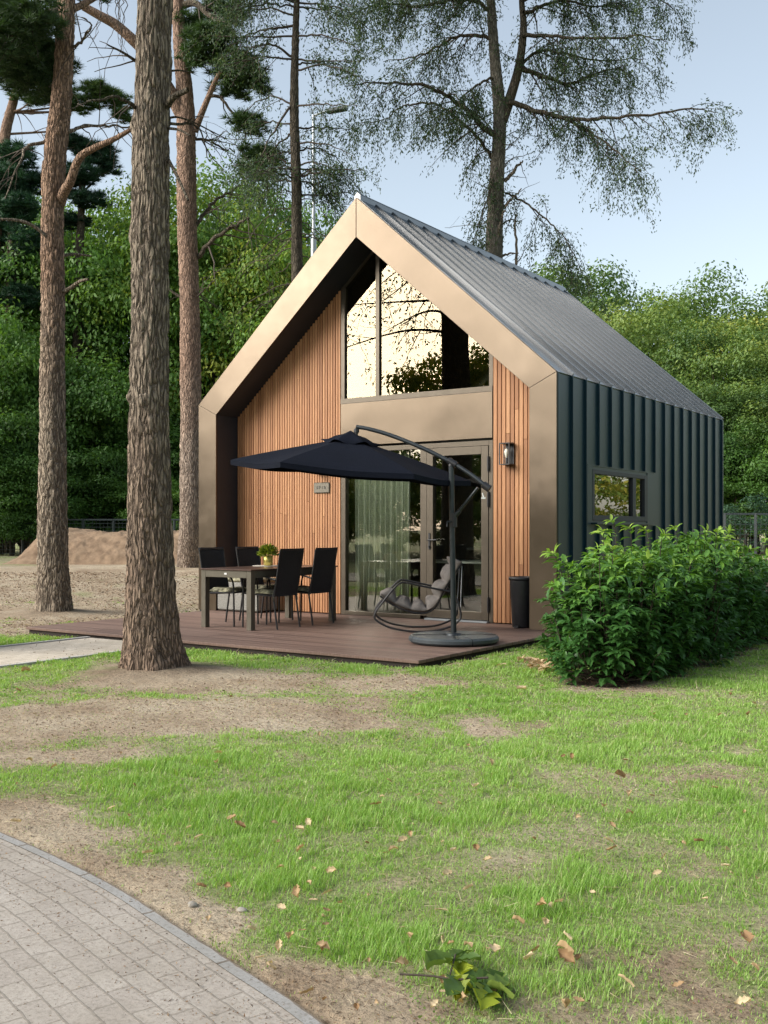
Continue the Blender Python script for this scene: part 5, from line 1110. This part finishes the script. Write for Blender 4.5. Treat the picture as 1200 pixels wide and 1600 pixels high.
tag(npmesh('straw', V, T, leafmat('dead_straw', [(0, (.28, .21, .12)), (1, (.52, .45, .31))], .8, .2), None, {'tint': A}), 'dead straw lying through lawn and soil', 'straw', kind='stuff')
# needles, chips and crumbs lying on soil, lawn and drive
x, y, d = wedge(220000, 2.3, 22, 1.15); gm = gmask(x, y); hard = y < edge_y(x); near = np.abs(y - edge_y(x)) < .35
ok = ((rng.random(len(x)) < np.where(hard, .10, .75 - .55 * gm)) | (near & (rng.random(len(x)) < .5))) & ~((x > -.1) & (x < 6.1) & (y > -3.35) & (y < 7)); x, y, d = x[ok], y[ok], d[ok]; n_ = len(x)
gz_ = np.where(y < edge_y(x), -.058, ground_z(x, y) + .018 * (fbm(x * 4, y * 4, s=41, o=3) - .5) + .003); D = rdir(n_); D[:, 2] *= .25
V, T, A = scatter(*LEAF4, np.stack([x, y, gz_], 1), frames(D, (0, 0, 1.), rng.normal(0, .4, n_)), np.maximum(.007, .0016 * d) * (.5 + 1.6 * rng.random(n_) ** 2), rng.random(n_), np.maximum(.0028, .0009 * d) * (.6 + 1.0 * rng.random(n_)))
tag(npmesh('leaf_litter', V, T, M['litter'], None, {'tint': A}), 'brown needles and chips strewn over soil and paving', 'litter', kind='stuff')
# fallen oak leaves
def oak_leaf(seed, curl, cup):
    r = random.Random(seed); k = 9; V = []; Fc = []
    for i in range(k):
        f = i / (k - 1); w = (.10 + .28 * math.sin(math.pi * min(1, f * .92 + .06)) * (.72 + .42 * math.cos(f * 19 + r.uniform(-.4, .4)))) * (0.12 if i == 0 else .35 if i == k - 1 else 1)
        yy = f - .5; zc = curl * math.sin(f * 3.1) + r.uniform(-.02, .02)
        for j, s in enumerate((-1, -.5, 0, .5, 1)): V.append((s * w, yy + abs(s) * .05, zc + cup * s * s * (1 if s > 0 else .7) + r.uniform(-.015, .015)))
    for i in range(k - 1):
        for j in range(4): q = i * 5 + j; Fc.append((q, q + 1, q + 6, q + 5))
    return np.array(V), Fc
lf = []
for i in range(7):
    V, Fc = oak_leaf(i, random.uniform(-.05, .22), random.uniform(.05, .32)); me = bpy.data.meshes.new('fallen_leaf'); me.from_pydata([tuple(v) for v in V], [], Fc)
    me.attributes.new('tint', 'FLOAT', 'POINT').data.foreach_set('value', np.full(len(V), [.5, .8, .35, .95, .6, .2, .75][i], np.float32)); me.polygons.foreach_set('use_smooth', [True] * len(Fc)); me.materials.append(M['dryleaf']); lf.append(me)
def drop_leaf(u, v, size, label, me=None, group='dry leaves on the lawn', cat='leaf', name='fallen_leaf'):
    p = at(u, v); o = link(bpy.data.objects.new(name, me or random.choice(lf))); z = float(ground_z(p[0], p[1])) + .018 * (float(fbm(p[0] * 4, p[1] * 4, s=41, o=3)) - .5)
    o.location = (p[0], p[1], z + .018 + .2 * size); size *= .54; o.scale = (size * random.uniform(.8, 1.05), size, size); o.rotation_euler = (random.gauss(0, .4), random.gauss(0, .4), random.uniform(0, 6.28)); return tag(o, label, cat, group)
for u, v, s, lab in [(340, 1186, .10, 'pale curled leaf on the grass right of the bare patch before the thick trunk'), (742, 1243, .11, 'tan leaf lying flat in mid lawn straight below the parasol foot'), (968, 1226, .13, 'cream curled leaf on the thin grass patch right of mid lawn'), (984, 1254, .10, 'brown leaf just below the cream curled leaf on thin grass'), (851, 1431, .10, 'pale upright leaf above the pair of large tan leaves'),
        (880, 1510, .12, 'large tan leaf of the overlapping pair in the near lawn'), (886, 1520, .11, 'lower pinkish leaf of the overlapping pair in the near lawn'), (977, 1552, .10, 'orange brown leaf close to the lower picture edge'), (1166, 1490, .10, 'reddish brown leaf near the right edge on bare soil'), (465, 1411, .09, 'folded tan leaf in the tall grass beside the drive'),
        (772, 1506, .11, 'rust coloured leaf just above the green oak sprig'), (690, 1440, .08, 'small tan leaf standing on edge above the oak sprig'), (588, 1270, .10, 'pale twisted leaf in the thick grass left of mid lawn'), (362, 1290, .10, 'cream leaf at the upper end of the pale leaf cluster left of mid lawn'), (374, 1303, .10, 'cream leaf at the lower end of the pale leaf cluster left of mid lawn'), (955, 1341, .11, 'tan leaf alone in the short grass right of mid lawn'), (310, 1322, .09, 'white looking torn leaf near the drive edge'), (815, 1085, .14, 'pale crumpled leaf in the grass between parasol foot and hedge'), (40, 1058, .16, 'pale crumpled leaf heap in the grass before the footpath')]:
    drop_leaf(u, v, s, lab)
cnt = 0
while cnt < 150:
    u, v = random.uniform(10, 1195), 1070 + 520 * random.random() ** .8; p = at(u, v)
    if p[1] < edge_y(p[0]) + .03 or (0 < p[0] < 6.1 and p[1] > -3.4) or float(hedge_dist(p[0], p[1])) < .4: continue
    drop_leaf(u, v, random.uniform(.035, .085), 'small dry tan leaf lying loose on the patchy lawn', group='small dry leaves scattered over the lawn'); cnt += 1
V_, F_ = [], []
for i in range(26):
    V, Fc = oak_leaf(50 + i, random.uniform(0, .25), random.uniform(.05, .3)); a = random.uniform(0, 6.28); c, s = math.cos(a), math.sin(a); sz = random.uniform(.09, .14); tl = random.gauss(0, .5)
    b_ = len(V_); ox, oy, oz = random.gauss(0, .12), random.gauss(0, .06), random.uniform(.01, .07)
    for p in V: x_, y_, z_ = p[0] * sz, p[1] * sz, p[2] * sz + p[1] * sz * tl; V_.append((ox + x_ * c - y_ * s, oy + x_ * s + y_ * c, oz + z_))
    F_ += [tuple(q + b_ for q in f) for f in Fc]
p = at(850, 1050); o = npmesh('leaf_pile', V_, F_, M['dryleaf'], None, {'tint': rng.random(len(V_)) * .4 + .55}); o.location = (p[0], p[1], float(ground_z(p[0], p[1])) + .02); tag(o, 'small heap of dry pointed tan leaves between the deck corner and the hedge', 'leaf heap')
# green oak sprig
p = at(712, 1556); t = thing('oak_sprig', 'broken green oak sprig with pale undersides lying at the lower edge', 'twig', (p[0], p[1], float(ground_z(p[0], p[1])) + .015))
mb = MB(); mb.tube(smooth_path([(-.17, -.02, .01), (-.08, .0, .02), (.0, .0, .03), (.09, .02, .05)], 5), .003, 6); mb.tube([(-.02, 0, .03), (-.06, .1, .05)], .0025, 6); mb.build('stem', M['twig'], t)
for i in range(17):
    V, Fc = oak_leaf(80 + i, random.uniform(-.05, .22), random.uniform(-.1, .3)); pale = i % 5 == 0; grp = (i < 12); f = random.random(); c0 = np.array((-.05 + .15 * f, .02, .018)) if grp else np.array((-.07, .1, .022)); a = random.uniform(0, 6.28); s = random.uniform(.075, .11)
    Dv = nrm(np.array([(math.cos(a), math.sin(a), random.uniform(-.15, .18))])); fr = frames(Dv, np.array([(random.gauss(0, .3), random.gauss(0, .3), 1)]))[0]; VV = ((V + np.array((0, .5, 0))) * s) @ fr + c0
    o = npmesh('sprig_leaf', VV, Fc, M['leaf_oak'] if not pale else M['potleaf'], t, {'tint': np.full(len(VV), 1. if pale else random.uniform(.3, .75))}, True)
    if pale: o['label'] = 'leaf turned to its pale yellow green underside'
# stones
def stone(u, v, s, mat, lab):
    r = random.Random(u); mb = MB(); k, m_ = 12, 8; V = [(0, 0, -s * .6)]; Fc = []
    for i in range(1, m_):
        ph = math.pi * i / m_
        for j in range(k):
            a = 2 * math.pi * j / k; q = 1 + .5 * (float(vnoise(math.cos(a) * 1.3 + u, math.sin(a) * 1.3, math.cos(ph) * 1.5, 9)) - .5); V.append((s * 1.2 * math.sin(ph) * math.cos(a) * q, s * .9 * math.sin(ph) * math.sin(a) * q, -s * .6 * math.cos(ph) * q))
    V.append((0, 0, s * .6))
    for j in range(k): Fc.append((0, 1 + (j + 1) % k, 1 + j)); Fc.append((len(V) - 1, len(V) - 1 - k + j, len(V) - 1 - k + (j + 1) % k))
    for i in range(m_ - 2):
        for j in range(k): q = 1 + i * k; Fc.append((q + j, q + (j + 1) % k, q + k + (j + 1) % k, q + k + j))
    o = mb.add(V, Fc, True).build('stone', mat); p = at(u, v); o.location = (p[0], p[1], float(ground_z(p[0], p[1])) + s * .3); o.rotation_euler = (0, 0, r.uniform(0, 6)); return tag(o, lab, 'stone')
stone(301, 1416, .018, M['stone'], 'pale rounded stone in the bare strip beside the drive'); stone(378, 1424, .016, M['stone'], 'small grey stone at the foot of the grass by the drive'); stone(1019, 1056, .06, M['brownstone'], 'brown stone lying under the front of the laurel hedge')
